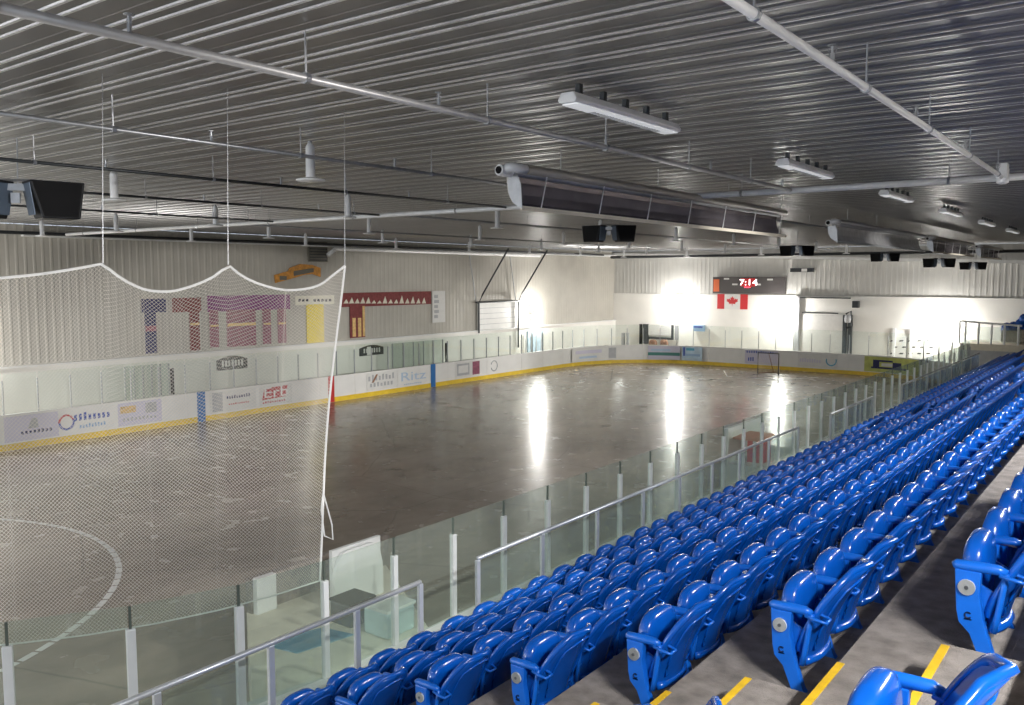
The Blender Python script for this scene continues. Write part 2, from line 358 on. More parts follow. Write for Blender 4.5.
# plastic pivot arms beside the folded pan
for s in (-1, 1): bm = B(); prism(bm, [(0.0, s*0.20, 0.16), (0.03, s*0.20, 0.16), (0.10, s*0.20, 0.24), (0.10, s*0.20, 0.30), (0.02, s*0.20, 0.34)], (0, 0.02*s, 0)); link('hinge_bracket', bm, 'arm_blue', proto)
def end_cap(parent, dy):
    bm = B(); tube(bm, [(-0.022, dy, 0.335), (-0.022, dy-0.012, 0.335)], 0.036, 20); a = link('round_cap', bm, 'cap_white', parent)
    bm = B(); tube(bm, [(-0.022, dy-0.012, 0.335), (-0.022, dy-0.016, 0.335)], 0.009, 12); link('cap_screw', bm, 'galv', a)
    bm = B()
    tube(bm, [(-0.012+0.013*math.cos(t), dy-0.002, 0.205+0.013*math.sin(t)) for t in [R(40+k*32) for k in range(10)]], 0.004, 5)
    box(bm, -0.027, dy-0.004, 0.184, 0.004, dy, 0.188); link('maker_mark', bm, 'dark_logo', parent)
# far copies: one light mesh
fbm = B()
for bmx in (pan_mesh(False), back_mesh(False)):
    tmp = bpy.data.meshes.new('t'); bmx.to_mesh(tmp); bmx.free(); fbm.from_mesh(tmp)
bmx = arm_mesh(False); bmesh.ops.translate(bmx, verts=bmx.verts, vec=(0, -PITCH_S/2, 0)); tmp = bpy.data.meshes.new('t'); bmx.to_mesh(tmp); fbm.from_mesh(tmp); bmx.free()
bmx = leg_mesh(); bmesh.ops.translate(bmx, verts=bmx.verts, vec=(0, -PITCH_S/2, 0)); tmp = bpy.data.meshes.new('t'); bmx.to_mesh(tmp); fbm.from_mesh(tmp); bmx.free()
far_seat = link('stadium_seat', fbm, 'seat_blue', None, True)

ROWS = {-1: ('lowest row beside the railing', 'seats in the lowest row'), 0: ('second row up from the railing', 'seats in the second row'),
        1: ('third row up from the railing', 'seats in the third row'), 2: ('fourth row up from the railing', 'seats in the fourth row'),
        3: ('fifth row up from the railing', 'seats in the fifth row'), 4: ('sixth row up, below the wide bare tread', 'seats in the sixth row'),
        5: ('highest row at the right edge', 'seats in the highest row')}
XS = lambda i: -1.48+DX*(i-4)
Y0A = 4.32; NA = 29; Y0B = Y0A+NA*PITCH_S+1.3
NB = {-1: 47, 0: 42, 1: 28, 2: 13, 3: 2}
count = 0; used = False; used_f = False
stuff_spots = []
for r in range(-1, 6):
    rown, grp = ROWS[r]
    nA = {5: 7, 4: 22}.get(r, NA)
    spots = [('A', k, Y0A+PITCH_S*(k+0.5)) for k in range(nA)]+[('B', k, Y0B+PITCH_S*(k+0.5)) for k in range(NB.get(r, 0))]
    for sec, k, y in spots:
        if sec == 'A': lab = ('blue tip-up seat at the near aisle end of the '+rown) if k == 0 else 'blue tip-up seat, %s from the near aisle, in the %s' % (nth(k), rown)
        else: lab = 'blue tip-up seat, %s past the far aisle, in the %s' % (nth(k), rown)
        lab = lab.replace('sixth row up, below the wide bare tread', 'row just below the bare tread').replace('lowest row beside the railing', 'lowest row')
        if count >= 300: stuff_spots.append((XS(r), y, Zt(r))); continue
        count += 1
        near = sec == 'A' and y < 13
        if near:
            o = proto if not used else copy_tree(proto); used = True
        else:
            o = far_seat if not used_f else far_seat.copy()
            if used_f: C.objects.link(o)
            used_f = True
        o.location = (XS(r), y, Zt(r)); tag(o, lab, 'seat', grp)
        if near and k == 0: end_cap(o, -PITCH_S/2-0.022)
        if not near and sec == 'B' and k == 0: pass
# seats on this side of the aisle, their backs to the camera
for r, lab in ((5, 'dark blue tip-up seat in the bottom right corner, across the aisle from the others'), (4, 'blue tip-up seat whose backrest tip peeks in at the bottom edge')):
    for k in range(1):
        o = copy_tree(proto); o.location = (XS(r), AY0-0.38-PITCH_S*k, Zt(r)); tag(o, lab, 'seat', 'seats on the near side of the aisle')
        bm = arm_mesh(); a = link('armrest', bm, 'arm_blue', o, True); a.location = (0, PITCH_S/2, 0)
        l2 = link('leg', leg_mesh(), 'arm_blue', o, bevel=0.004); l2.location = (0, PITCH_S/2, 0)

# ------------------------------------------------------------------ dasher boards and shields round the rink
HB, HP, HG = 1.18, 2.28, 2.50
def rink_path(r_near=4.6, r_far=6.2):
    """closed outline as list of (x, y) from the near-side straight, going away from the camera"""
    p = [(XN, YNE+r_near)]
    p += [(XN, YEND-r_far)]
    for k in range(1, 13): a = R(90*k/12); p.append((XN-r_far+r_far*math.cos(a), YEND-r_far+r_far*math.sin(a)))
    p.append((XFAR+r_far, YEND))
    for k in range(1, 13): a = R(90+90*k/12); p.append((XFAR+r_far+r_far*math.cos(a), YEND-r_far+r_far*math.sin(a)))
    p.append((XFAR, YNE+r_near))
    for k in range(1, 13): a = R(180+90*k/12); p.append((XFAR+r_near+r_near*math.cos(a), YNE+r_near+r_near*math.sin(a)))
    p.append((XN-r_near-2.2, YNE))
    return [Vector((a, b, 0)) for a, b in p]
def near_corner(r=4.6):
    p = [(XN, YNE+r)]
    for k in range(1, 13): a = R(-90*k/12); p.append((XN-r+r*math.cos(a), YNE+r+r*math.sin(a)))
    p.append((XN-r-2, YNE)); return [Vector((a, b, 0)) for a, b in p]
def resample(path, step):
    out = [path[0].copy()]; need = step
    for a, b in zip(path, path[1:]):
        L = (b-a).length; t = 0.0
        if L < 1e-6: continue
        while L-t >= need: t += need; out.append(a+(b-a)*(t/L)); need = step
        need -= L-t
    return out
main = resample(rink_path(), 1.075); corner = resample(near_corner(), 1.02)
def frame(a, b):
    d = (b-a).normalized(); n = Vector((d.y, -d.x, 0)); return d, n     # n outward for the chosen direction
def shield(a, b, lab, grp, m_post='alu_white', flip=1, dark=False, pw=0.042):
    t = thing('shield_panel', lab, 'glass panel', (a.x, a.y, HB), grp)
    d, n = frame(a, b); n = n*flip; L = (b-a).length; z = Vector((0, 0, 1))
    bm = B(); q = [d*0.02, d*(L-0.02), d*(L-0.02)+n*0.013, d*0.02+n*0.013]; prism(bm, [Vector(v) for v in q], (0, 0, HG-HB)); link('pane', bm, 'glass' if pw > .03 else 'glass_far', t)
    bm = B(); q = [-d*pw-n*0.02, d*pw-n*0.02, d*pw+n*0.045, -d*pw+n*0.045]; prism(bm, [Vector(v) for v in q], (0, 0, HP-HB)); link('post', bm, m_post, t, bevel=0.006)
    if pw > .03: bm = B(); q = [-d*.012-n*0.004, d*.012-n*0.004, d*.012+n*0.018, -d*.012+n*0.018]; prism(bm, [v+Vector((0, 0, HP-HB+.001)) for v in q], (0, 0, HG-HP-.003)); link('edge_gasket', bm, 'gasket', t)
    return t
def board(a, b, lab, grp, flip=1, mats=('board_white',)):
    t = thing('dasher_board', lab, 'rink board', (a.x, a.y, 0), grp)
    d, n = frame(a, b); n = n*flip; L = (b-a).length
    def slabp(n0, n1, z0, z1, l0=0.0, l1=L):
        bm = B(); prism(bm, [d*l0+n*n0+Vector((0, 0, z0)), d*l1+n*n0+Vector((0, 0, z0)), d*l1+n*n1+Vector((0, 0, z0)), d*l0+n*n1+Vector((0, 0, z0))], (0, 0, z1-z0)); return bm
    link('panel', slabp(0.0, 0.12, 0.0, HB-0.03, 0.004, L-0.004), mats[0], t); link('kick_plate', slabp(-0.014, -0.001, 0.005, 0.22), 'kick_yellow', t)
    link('top_cap', slabp(-0.02, 0.14, HB-0.028, HB-0.002), 'pale', t)
    return t
nm = len(main)
for i in range(nm-1):
    a, b = main[i], main[i+1]; my = (a.y+b.y)/2; mx = (a.x+b.x)/2
    if abs(mx-XN) < 0.01:
        lab = 'clear shield panel on the near boards, %s beyond the end of the netting' % nth(i); g = 'near side shields'
        post = 'alu_white'
    elif my < 5 and mx > XFAR+.3: lab = 'clear shield panel at the near end of the rink, out past the left edge'; g = 'near end shields'; post = 'ad_grey'
    elif my > YEND-6.3 and mx > XFAR+0.5: lab = 'clear shield panel on the boards across the far end of the rink'; g = 'far end shields'; post = 'ad_grey'
    else: lab = 'clear shield panel on the opposite long side below the wall'; g = 'opposite side shields'; post = 'ad_grey'
    shield(a, b, lab, g, post, 1, pw=0.036 if abs(mx-XN) < .01 else 0.016)
cs = corner
for i in range(len(cs)-1):
    shield(cs[i+1], cs[i], 'clear shield panel in the curved near corner, %s behind the netting edge' % nth(i), 'near corner shields')
bmain = resample(rink_path(), 2.15)
for i in range(len(bmain)-1):
    a, b = bmain[i], bmain[i+1]; mx = (a.x+b.x)/2; my = (a.y+b.y)/2
    if abs(mx-XN) < 0.01: lab = 'white dasher board with yellow kick plate under the near side shields'; g = 'near side boards'
    elif my < 5 and mx > XFAR+.3: lab = 'white dasher board at the near end of the rink, out past the left edge'; g = 'near end boards'
    elif my > YEND-6.3 and mx > XFAR+0.5: lab = 'white dasher board with yellow kick plate across the far end'; g = 'far end boards'
    else: lab = 'white dasher board with yellow kick plate along the opposite long side'; g = 'opposite side boards'
    board(a, b, lab, g)
bc = resample(near_corner(), 2.0)
for i in range(len(bc)-1): board(bc[i+1], bc[i], 'white dasher board in the curved near corner under the netting', 'near corner boards')

# adverts and stripes fixed on the opposite boards (x = XFAR, facing +x)
def ad_face(px0, px1, base, marks, lab, cat='advert', end=False, z0=0.27, z1=1.10):
    """px0/px1 where the sheet begins and ends; marks: list of (kind, ...) in sheet units u,v 0..1"""
    if not end:
        y0 = at_x(px0, 390, XFAR+0.02).y; y1 = at_x(px1, 390, XFAR+0.02).y
        P = lambda u, v, d: Vector((XFAR+0.016+d, y0+(y1-y0)*u, z0+(z1-z0)*v)); L = y1-y0; xd = (0, 1, 0); nrm = Vector((1, 0, 0))
    else:
        x0 = at_y(px0, 355, YEND-0.02).x; x1 = at_y(px1, 355, YEND-0.02).x
        P = lambda u, v, d: Vector((x0+(x1-x0)*u, YEND-0.016-d, z0+(z1-z0)*v)); L = x1-x0; xd = (1, 0, 0); nrm = Vector((0, -1, 0))
    bm = B(); prism(bm, [P(0, 0, 0), P(1, 0, 0), P(1, 1, 0), P(0, 1, 0)], nrm*0.006)
    o = link('board_advert', bm, base); tag(o, lab, cat)
    for mi_, mk in enumerate(marks):
        D0 = .006+.003*mi_
        if mk[0] == 'bar':
            _, u0, v0, u1, v1, m = mk; bm = B(); prism(bm, [P(u0, v0, D0), P(u1, v0, D0), P(u1, v1, D0), P(u0, v1, D0)], nrm*0.004); link('printed_block', bm, m, o)
        elif mk[0] == 'poly':
            _, pts, m = mk; bm = B(); prism(bm, [P(u, v, D0) for u, v in pts], nrm*0.004); link('printed_shape', bm, m, o)
        elif mk[0] == 'text':
            _, s, u, v, size, m, sx = mk; text_mesh(s, size, m, o, P(u, v, D0+.004), xd, (0, 0, 1), 0.006, sx=sx)
        elif mk[0] == 'ring':
            _, u, v, r, m, a0, a1 = mk; bm = B(); c = P(u, v, 0.01)
            tube(bm, [c+Vector(xd)*r*math.cos(t)+Vector((0, 0, 1))*r*math.sin(t) for t in [R(a0+(a1-a0)*k/18) for k in range(19)]], 0.035, 5); link('printed_ring', bm, m, o)
        elif mk[0] == 'scrawl':      # unreadable line of small lettering
            _, u0, u1, v, h, m, n = mk; bm = B(); rnd = random.Random(int(u0*100+v*37))
            for k in range(n):
                u = u0+(u1-u0)*k/n; w_ = (u1-u0)/n*0.55; hh = h*rnd.uniform(0.6, 1.0)
                prism(bm, [P(u, v, D0), P(u+w_, v, D0), P(u+w_, v+hh, D0), P(u, v+hh, D0)], nrm*0.004)
            link('small_print', bm, m, o)
    return o
ad_face(2, 57, 'ad_lilac', [('scrawl', .3, .9, .25, .16, 'navy', 8), ('poly', [(.42, .45), (.62, .45), (.60, .85), (.50, .85)], 'ad_grey')], 'pale grey board advert with small dark emblem, leftmost behind the netting')
ad_face(58, 113, 'board_white', [('ring', .12, .5, .24, 'ad_red', 20, 180), ('ring', .12, .5, .24, 'ad_blue', 180, 380), ('scrawl', .26, .95, .5, .34, 'ad_blue', 8), ('scrawl', .35, .85, .18, .18, 'ad_light_blue', 9)], 'white board advert with round red and blue emblem and blue lettering')
ad_face(117, 161, 'ad_lilac', [('bar', .05, .55, .40, .85, 'gold'), ('bar', .62, .45, .88, .9, 'ad_grey'), ('scrawl', .1, .9, .2, .16, 'ad_grey', 9)], 'lilac board advert with a gold block at its left')
ad_face(209, 256, 'pale', [('bar', .06, .05, .27, .95, 'ad_grey'), ('scrawl', .36, .88, .6, .16, 'navy', 10), ('scrawl', .4, .85, .3, .08, 'ad_red', 10)], 'white board advert with tall grey picture block, right of the blue stripe')
ad_face(259, 292, 'pale', [('poly', [(.08, .3), (.80, .36), (.86, .92), (.16, .88)], 'ad_red'), ('text', 'Erb', .50, .62, .62, 'board_white', 1.5), ('scrawl', .1, .8, .12, .12, 'ad_red', 10)], 'white board advert with slanted red logo block and white lettering')
ad_face(367, 397, 'pale', [('scrawl', .05, .95, .55, .35, 'ad_grey', 8), ('scrawl', .1, .9, .2, .25, 'ad_grey', 7), ('poly', [(.15, .45), (.3, .9), (.36, .9), (.22, .45)], 'brown')], 'white board advert densely printed in grey, left of the light blue lettering')
ad_face(398, 428, 'board_white', [('text', 'Ritz', .5, .52, .62, 'ad_pale_blue', 1.9), ('scrawl', .2, .8, .05, .08, 'ad_light_blue', 9)], 'white board advert with large light blue lettering beside the second blue stripe')
ad_face(456, 480, 'pale', [('bar', .05, .15, .55, .9, 'ad_grey'), ('bar', .10, .3, .5, .78, 'pale'), ('bar', .68, .1, .98, .95, 'rose')], 'small board advert with grey frame and dusty rose block')
ad_face(487, 501, 'board_white', [('ring', .5, .5, .28, 'ad_grey', -160, 160)], 'white board advert with one grey ring emblem')
# stripes on the boards
for px, m, nm_, lab in ((200.5, 'line_blue', 'blue_line_stripe', 'blue vertical stripe on the opposite boards, seen through the netting'), (433, 'line_blue', 'blue_line_stripe', 'blue vertical stripe on the opposite boards, clear of the netting'), (331, 'line_red', 'red_line_stripe', 'red centre line stripe on the boards at the netting edge')):
    yy = at_x(px, 390, XFAR).y; bm = B(); box(bm, XFAR+0.012, yy-0.17, 0.01, XFAR+0.03, yy+0.17, HB); tag(link(nm_, bm, m), lab, 'board stripe')
# end-board adverts (y = YEND, facing -y)
ad_face(745, 778, 'ad_lilac', [('bar', .0, .2, .25, .95, 'ad_lilac'), ('scrawl', .05, .9, .8, .18, 'ad_blue', 12), ('scrawl', .1, .3, .2, .3, 'ad_blue', 3)], 'lilac board advert directly behind the goal', end=True)
ad_face(798, 838, 'pale', [('scrawl', .05, .6, .35, .3, 'ad_lilac', 9), ('ring', .84, .55, .28, 'ad_teal', -200, 20)], 'white board advert with teal swirl right of the goal', end=True)
def curved_ad(cx, a0, a1, base, blocks, lab, r=6.04, z0=.27, z1=1.12):
    """sheet bent round a far corner between two bearings (degrees)"""
    t = thing('board_advert', lab, 'advert', (0, 0, 0)); c = Vector((cx, YEND-6.2, 0))
    def bent(name, u0, u1, v0, v1, m, rr):
        n = 8; bm = B(); A = [R(a0+(a1-a0)*(u0+(u1-u0)*k/n)) for k in range(n+1)]
        g = [[bm.verts.new((c.x+q*math.cos(a), c.y+q*math.sin(a), z0+(z1-z0)*v)) for q in (rr, rr+.006) for v in (v0, v1)] for a in A]
        for D, E in zip(g, g[1:]):
            for i, j in ((0, 1), (1, 3), (3, 2), (2, 0)): bm.faces.new((D[i], D[j], E[j], E[i]))
        for D in (g[0], g[-1]): bm.faces.new((D[0], D[1], D[3], D[2]))
        return link(name, bm, m, t)
    bent('sheet', 0, 1, 0, 1, base, r)
    for k, (u0, u1, v0, v1, m) in enumerate(blocks): bent('printed_block', u0, u1, v0, v1, m, r-.008-.003*k)
    return t
XR, XL = XN-6.2, XFAR+6.2
curved_ad(XR, 90, 60, 'ad_lime', [(.12, .75, .22, .34, 'navy'), (.15, .26, .30, .80, 'navy'), (.26, .5, .68, .80, 'navy'), (.5, .66, .34, .68, 'navy'), (.3, .5, .40, .60, 'pale')], 'lime green board advert in the far right corner curve')
def bearing(px):
    best = min(range(900, 1800), key=lambda k: abs(pxof(XL+6.04*math.cos(R(k/10)), YEND-6.2+6.04*math.sin(R(k/10)), .7)-px)); return best/10
def pxof(x, y, z):
    d = Vector((x, y, z-EYE)); return 512+F*d.dot(_R)/d.dot(_F)
curved_ad(XL, bearing(680), bearing(648), 'ad_lilac', [(0, 1, .28, .52, 'ad_green'), (.3, .9, .62, .78, 'ad_pale_blue')], 'pale board advert with dark green band, left of the sky blue one')
curved_ad(XL, bearing(712), bearing(682), 'ad_sky', [(.85, .95, .3, .95, 'ad_blue'), (.4, .8, .72, .9, 'ad_teal'), (.1, .85, .3, .48, 'ad_light_blue')], 'sky blue board advert in the far left corner curve')
curved_ad(XL, bearing(617), bearing(572), 'pale', [(.02, .16, .1, .9, 'ad_grey'), (.3, .9, .55, .8, 'ad_lilac'), (.4, .8, .2, .35, 'ad_pale_blue')], 'pale grey board advert at the start of the far left corner')

# ------------------------------------------------------------------ floor markings
def arc_line(name, c, r, a0, a1, width, dash, gap, lab):
    bm = B(); a = a0; st = dash/r
    while a < a1:
        e = min(a+st, a1); n = 3
        ring = []
        for k in range(n+1):
            t = a+(e-a)*k/n; ring.append([bm.verts.new((c[0]+q*math.cos(t), c[1]+q*math.sin(t), z)) for q in (r-width/2, r+width/2) for z in (0.001, 0.004)])
        for A, D in zip(ring, ring[1:]):
            bm.faces.new((A[1], A[3], D[3], D[1])); bm.faces.new((A[0], D[0], D[2], A[2])); bm.faces.new((A[0], A[1], D[1], D[0])); bm.faces.new((A[2], D[2], D[3], A[3]))
        bm.faces.new((ring[0][0], ring[0][2], ring[0][3], ring[0][1])); bm.faces.new((ring[-1][0], ring[-1][1], ring[-1][3], ring[-1][2]))
        a = e+gap/r
    return tag(link(name, bm, 'line_white'), lab, 'floor marking')
arc_line('dashed_floor_line', (-18.65, 3.0), 6.06, R(-20), R(200), 0.11, 0.30, 0.05, 'dashed white arc painted on the slab at bottom left')
arc_line('crease_line', (-18.0, 48.3), 2.8, R(175), R(365), 0.07, 50, 0, 'thin white crease arc painted round the goal')

# goal ----------------------------------------------------------------------
g = thing('goal', 'small framed goal standing on the slab before the end boards', 'goal', (-18.0, 48.3, 0))
bm = B(); tube(bm, [(-.61, 0, 0), (-.61, 0, 1.22), (.61, 0, 1.22), (.61, 0, 0)], 0.035, 8); link('goal_frame', bm, 'dark_metal', g)
bm = B(); tube(bm, [(-.61, 0, .03), (-.35, .9, .03), (.35, .9, .03), (.61, 0, .03)], 0.025, 6); tube(bm, [(0, .05, 1.2), (0, .88, .05)], 0.02, 6); link('base_frame', bm, 'brown', g)
bm = B(); v0 = [bm.verts.new(p) for p in ((-.6, .02, .04), (-.35, .88, .04), (.35, .88, .04), (.6, .02, .04), (.6, .03, 1.2), (-.6, .03, 1.2))]
bm.faces.new((v0[0], v0[1], v0[5])); bm.faces.new((v0[1], v0[2], v0[4], v0[5])); bm.faces.new((v0[2], v0[3], v0[4]))
bmesh.ops.subdivide_edges(bm, edges=bm.edges[:], cuts=7, use_grid_fill=True)
o = link('goal_net', bm, 'net_white', g); wf = o.modifiers.new('w', 'WIREFRAME'); wf.thickness = 0.008; wf.use_replace = True

# ------------------------------------------------------------------ protective netting
def netting():
    path = resample(near_corner(), 0.018); NW = 290; path = path[:NW]
    t = thing('safety_net', 'white protective netting hung from the ceiling over the near corner', 'netting', (0, 0, 0))
    ysl = [p.y for p in path]
    hangs = [0]+[min(range(NW), key=lambda i: abs(ysl[i]-yy)) for yy in (5.02, 4.03)]+[NW-1]
    hy = []
    for k in range(len(hangs)): hy.append(hangs[k])
    # hang points sit where the ropes rise: recompute along the curve
    def top(i):
        for a, b in zip(hy, hy[1:]):
            if a <= i <= b:
                u = (i-a)/(b-a); sag = 0.26
                if b == hy[-1]: sag = 0.16
                s = 1-(abs(2*u-1))**2.2
                return 5.72-sag*s
        return 5.7
    def P(i, j, NH):
        p = path[i]; zt = top(i); zb = 2.26; f = j/NH; z = zb+(zt-zb)*f
        a = path[max(0, i-1)]; b = path[min(NW-1, i+1)]; d = (b-a).normalized(); n = Vector((-d.y, d.x, 0))
        if n.dot(Vector((-13, 8, 0))-p) < 0: n = -n
        fold = 0.05*math.sin(i*0.118+3*f)*math.sin(math.pi*f)+0.03*math.sin(i*0.264)*f+0.07
        pull = 0.03*math.sin(math.pi*f)*max(0, 1-i/25.0)      # free edge bows in
        lean = 0.42*f*max(0, 1-i/80.0)
        q = p+n*fold; q = q+d*pull - d*lean
        return Vector((q.x, q.y, z))
    NH = 184; bm = B(); V = {}
    for i in range(NW):
        for j in range(NH+1):
            if (i+j) % 2 == 0: V[i, j] = bm.verts.new(P(i, j, NH))
    for i in range(NW):
        for j in range(NH+1):
            if (i+j) % 2 == 1:
                q = [V.get(k) for k in ((i-1, j), (i, j-1), (i+1, j), (i, j+1))]; q = [v for v in q if v]
                if len(q) >= 3: bm.faces.new(q)
    o = link('mesh_net', bm, 'net_white', t); wf = o.modifiers.new('w', 'WIREFRAME'); wf.thickness = 0.0044; wf.use_replace = True; wf.use_even_offset = False
    bm = B(); tube(bm, [P(i, NH, NH) for i in range(0, NW, 4)], 0.014, 6); link('top_rope', bm, 'rope_white', t)
    bm = B(); tube(bm, [P(0, j, NH) for j in range(0, NH+1, 4)], 0.013, 6); link('edge_rope', bm, 'rope_white', t)
    bm = B(); tube(bm, [P(i, 0, NH) for i in range(0, NW, 4)], 0.008, 6); link('bottom_rope', bm, 'rope_white', t)
    e = P(0, 55, NH); bm = B(); tube(bm, [e, e+Vector((0.02, -0.06, -.25)), e+Vector((0.02, -0.02, -.55)), e+Vector((.02, 0.10, -.62)), e+Vector((.02, .09, -.45)), e+Vector((0.02, -0.03, -.05))], 0.009, 6); link('loose_rope', bm, 'rope_white', t)
    for i in hangs[:-1]:
        p = P(i, NH, NH); bm = B(); tube(bm, [p, (p.x-0.1, p.y+0.12, ZC)], 0.003, 5); link('hanging_cord', bm, 'galv', t)
netting()

# ------------------------------------------------------------------ railing beside the front row
def railing(ys, lab, m='alu', ztop=2.38, x=-6.13, zb=None):
    zb = Zt(-1) if zb is None else zb
    t = thing('railing', lab, 'railing', (x, ys[0], zb)); H_ = ztop-zb; L = ys[-1]-ys[0]
    bm = B(); tube(bm, [(0, 0, H_), (0, L, H_)], 0.026, 10); link('top_rail', bm, m, t, True)
    for y in ys:
        bm = B(); box(bm, -0.02, y-ys[0]-0.03, 0.004, 0.02, y-ys[0]+0.03, H_-0.02); link('post', bm, m, t, bevel=0.005)
    for y0, y1 in zip(ys, ys[1:]):
        bm = B(); box(bm, -0.006, y0-ys[0]+0.05, 0.07, 0.006, y1-ys[0]-0.05, H_-0.05); link('glass_infill', bm, 'rail_glass', t)
    return t
railing([1.1, 2.3, 3.5, 4.58, 5.6, 6.5], 'silver railing with glass infill at the bottom left, nearest the camera')
railing([7.46, 8.75, 10.08, 11.4, 12.63, 13.9, 15.1, 16.6, 18.31], 'long silver railing with glass infill running alongside the middle of the front row')
railing([20.57, 21.9, 23.1, 24.23], 'short dark railing beyond the long silver one', 'galv')
railing([27.5, 29.2, 31, 33, 35, 37, 39, 41], 'furthest dark railing beside the front row', 'galv')

# ------------------------------------------------------------------ raised platforms behind the near shields
def platform1():
    z = 1.0
    bm = B(); prism(bm, [(-7.34, 5.25, 0), (-9.85, 6.98, 0), (-9.85, 9.6, 0), (-7.34, 8.0, 0)], (0, 0, z)); o = link('bench_platform', bm, 'beige'); tag(o, 'raised beige platform right behind the shields below the netting edge', 'platform')
    bm = B(); prism(bm, [(-9.85, 6.98, z), (-9.85, 9.6, z), (-9.73, 9.6, z), (-9.73, 6.98, z)], (0, 0, 0.48)); link('parapet', bm, 'concrete', o)
    p = at_x(265, 590, -9.68); bm = B(); box(bm, -9.73, p.y-0.16, z, -9.64, p.y+0.16, z+0.50); link('white_post', bm, 'board_white', o)
    a = at_x(334, 560, -8.9); b = at_x(383, 560, -8.9)
    t = tag(link('arched_panel', (lambda bm: (prism(bm, [(-8.9, a.y+(b.y-a.y)*(0.5-0.5*math.cos(R(q))), z+0.80*min(1, .45+0.7*math.sin(R(q)))) for q in range(0, 181, 12)]+[(-8.9, b.y, z), (-8.9, a.y, z)], (-0.06, 0, 0)), bm)[1])(B()), 'board_white'), 'white arched panel standing on the platform behind the shields', 'panel')
    bm = B(); box(bm, -8.97, b.y-0.9, z, -9.03, b.y+0.02, z+0.83); bm2 = bm; link('backing', bm2, 'pale', t)
    c = at_z(358, 622, z); bm = B(); box(bm, c.x-0.30, c.y-0.22, z, c.x+0.1, c.y+0.22, z+0.30); o = link('storage_case', bm, 'dark_metal', bevel=0.02); tag(o, 'dark storage case on the platform in front of the arched panel', 'case')
    bm = B(); box(bm, c.x-0.31, c.y-0.23, z+0.30, c.x+0.11, c.y+0.23, z+0.33); link('lid', bm, 'black', o)
    c = at_z(395, 632, z); bm = B(); box(bm, c.x-.32, c.y-.25, z, c.x+.12, c.y+.25, z+.34); o = tag(link('cool_box', bm, 'cool_pale', bevel=.03), 'pale blue box on the platform right of the dark storage case', 'box')
    bm = B(); box(bm, c.x-.33, c.y-.26, z+.34, c.x+.13, c.y+.26, z+.38); link('lid', bm, 'board_white', o)
    m0, m1 = at_z(262, 645, z), at_z(322, 628, z); bm = B(); prism(bm, [(m0.x, m0.y, z), (m0.x+.55, m0.y+.1, z), (m1.x+.5, m1.y+.1, z), (m1.x, m1.y, z)], (0, 0, 0.012)); tag(link('floor_mat', bm, 'mat_blue'), 'blue mat lying on the beige platform', 'mat')
platform1()
def platform2():
    z = 1.0; Y0, Y1 = 19.95, 22.3
    bm = B(); box(bm, -8.5, Y0, 0, -7.34, Y1+0.6, z); o = tag(link('bench_platform', bm, 'pale'), 'raised pale platform behind the shields further along, carrying a red counter', 'platform')
    bm = B(); box(bm, -8.5, Y0, z, -8.4, Y1, 1.87); link('parapet', bm, 'board_white', o)
    t = thing('counter', 'small red counter with salmon top seen through the shields', 'counter', (-8.0, 19.95+.55, z))
    bm = B(); box(bm, -0.3, -0.5, 0.62, 0.35, 0.6, 0.67); link('counter_top', bm, 'salmon', t, bevel=0.01)
    bm = B(); box(bm, -0.1, -0.05, 0.0, 0.3, 0.5, 0.62); link('counter_base', bm, 'red', t)
    bm = B(); box(bm, 0.2, -0.45, 0.0, 0.26, -0.38, 0.62); link('leg', bm, 'alu', t)
platform2()

# ------------------------------------------------------------------ things on the long opposite wall (x = XW)
XF_ = XW+0.05
def wpt(px, py, d=0.0): return at_x(px, py, XF_+d)
def wall_rect(bm, px0, py0, px1, py1, d0=0.0, d1=0.02):
    """upright sheet whose top-left and bottom-right are seen at these places"""
    a = wpt(px0, py0); b = wpt(px1, py1); box(bm, XF_+d0, min(a.y, b.y), min(a.z, b.z), XF_+d1, max(a.y, b.y), max(a.z, b.z)); return a, b
def banner(name, lab, pieces, cat='banner'):
    base = None
    for k, (px0, py0, px1, py1, m) in enumerate(pieces):
        bm = B(); wall_rect(bm, px0, py0, px1, py1, 0.002*k, 0.02+0.006*k)
        if base is None: base = tag(link(name, bm, m), lab, cat)
        else: link('strip' if (py1-py0) > 12 else 'printed_band', bm, m, base)
    return base
banner('championship_banner', 'navy blue cloth banner shaped like a hanging T, leftmost behind the netting', [(141, 299, 166, 312, 'navy'), (144, 312.5, 157, 353, 'navy'), (145, 326, 156, 331, 'rose')])
banner('championship_banner', 'dark maroon banner with one long strip on its right side', [(172, 298, 201, 311.5, 'maroon'), (189, 312, 200, 350, 'maroon'), (190, 323, 199, 325, 'gold')])
banner('championship_banner', 'wide plum purple banner with five strips hanging below it', [(207, 296, 290, 309, 'plum'), (209, 310, 219, 347, 'rose'), (226, 310, 256, 345, 'rose'), (262, 309, 271, 343.5, 'rose'), (277, 308.5, 286, 342.5, 'rose'), (210, 325, 218, 326.5, 'gold'), (227, 323.5, 255, 325, 'gold'), (263, 323, 270, 324.5, 'gold'), (278, 322.5, 285, 324, 'gold')])
yb = banner('championship_banner', 'yellow banner strip under a cream header at the netting edge', [(295, 296, 334, 304, 'cream'), (306, 304.5, 324, 342, 'banner_yellow')])
bm = B()
for k in range(9):
    px = 298+k*3.8
    if k != 3: wall_rect(bm, px, 299+0.0*k, px+2.4, 301.5, 0.022, 0.03)
link('small_print', bm, 'dark_metal', yb)
mb = banner('championship_banner', 'long maroon banner with gold fringe just right of the netting', [(341, 293, 431, 304, 'maroon'), (349.5, 304.5, 365, 337, 'maroon'), (352, 318, 355.5, 336.5, 'gold'), (357.5, 318, 361, 336.5, 'gold'), (362, 306, 364.6, 336, 'gold')])
bm = B(); rnd = random.Random(3)
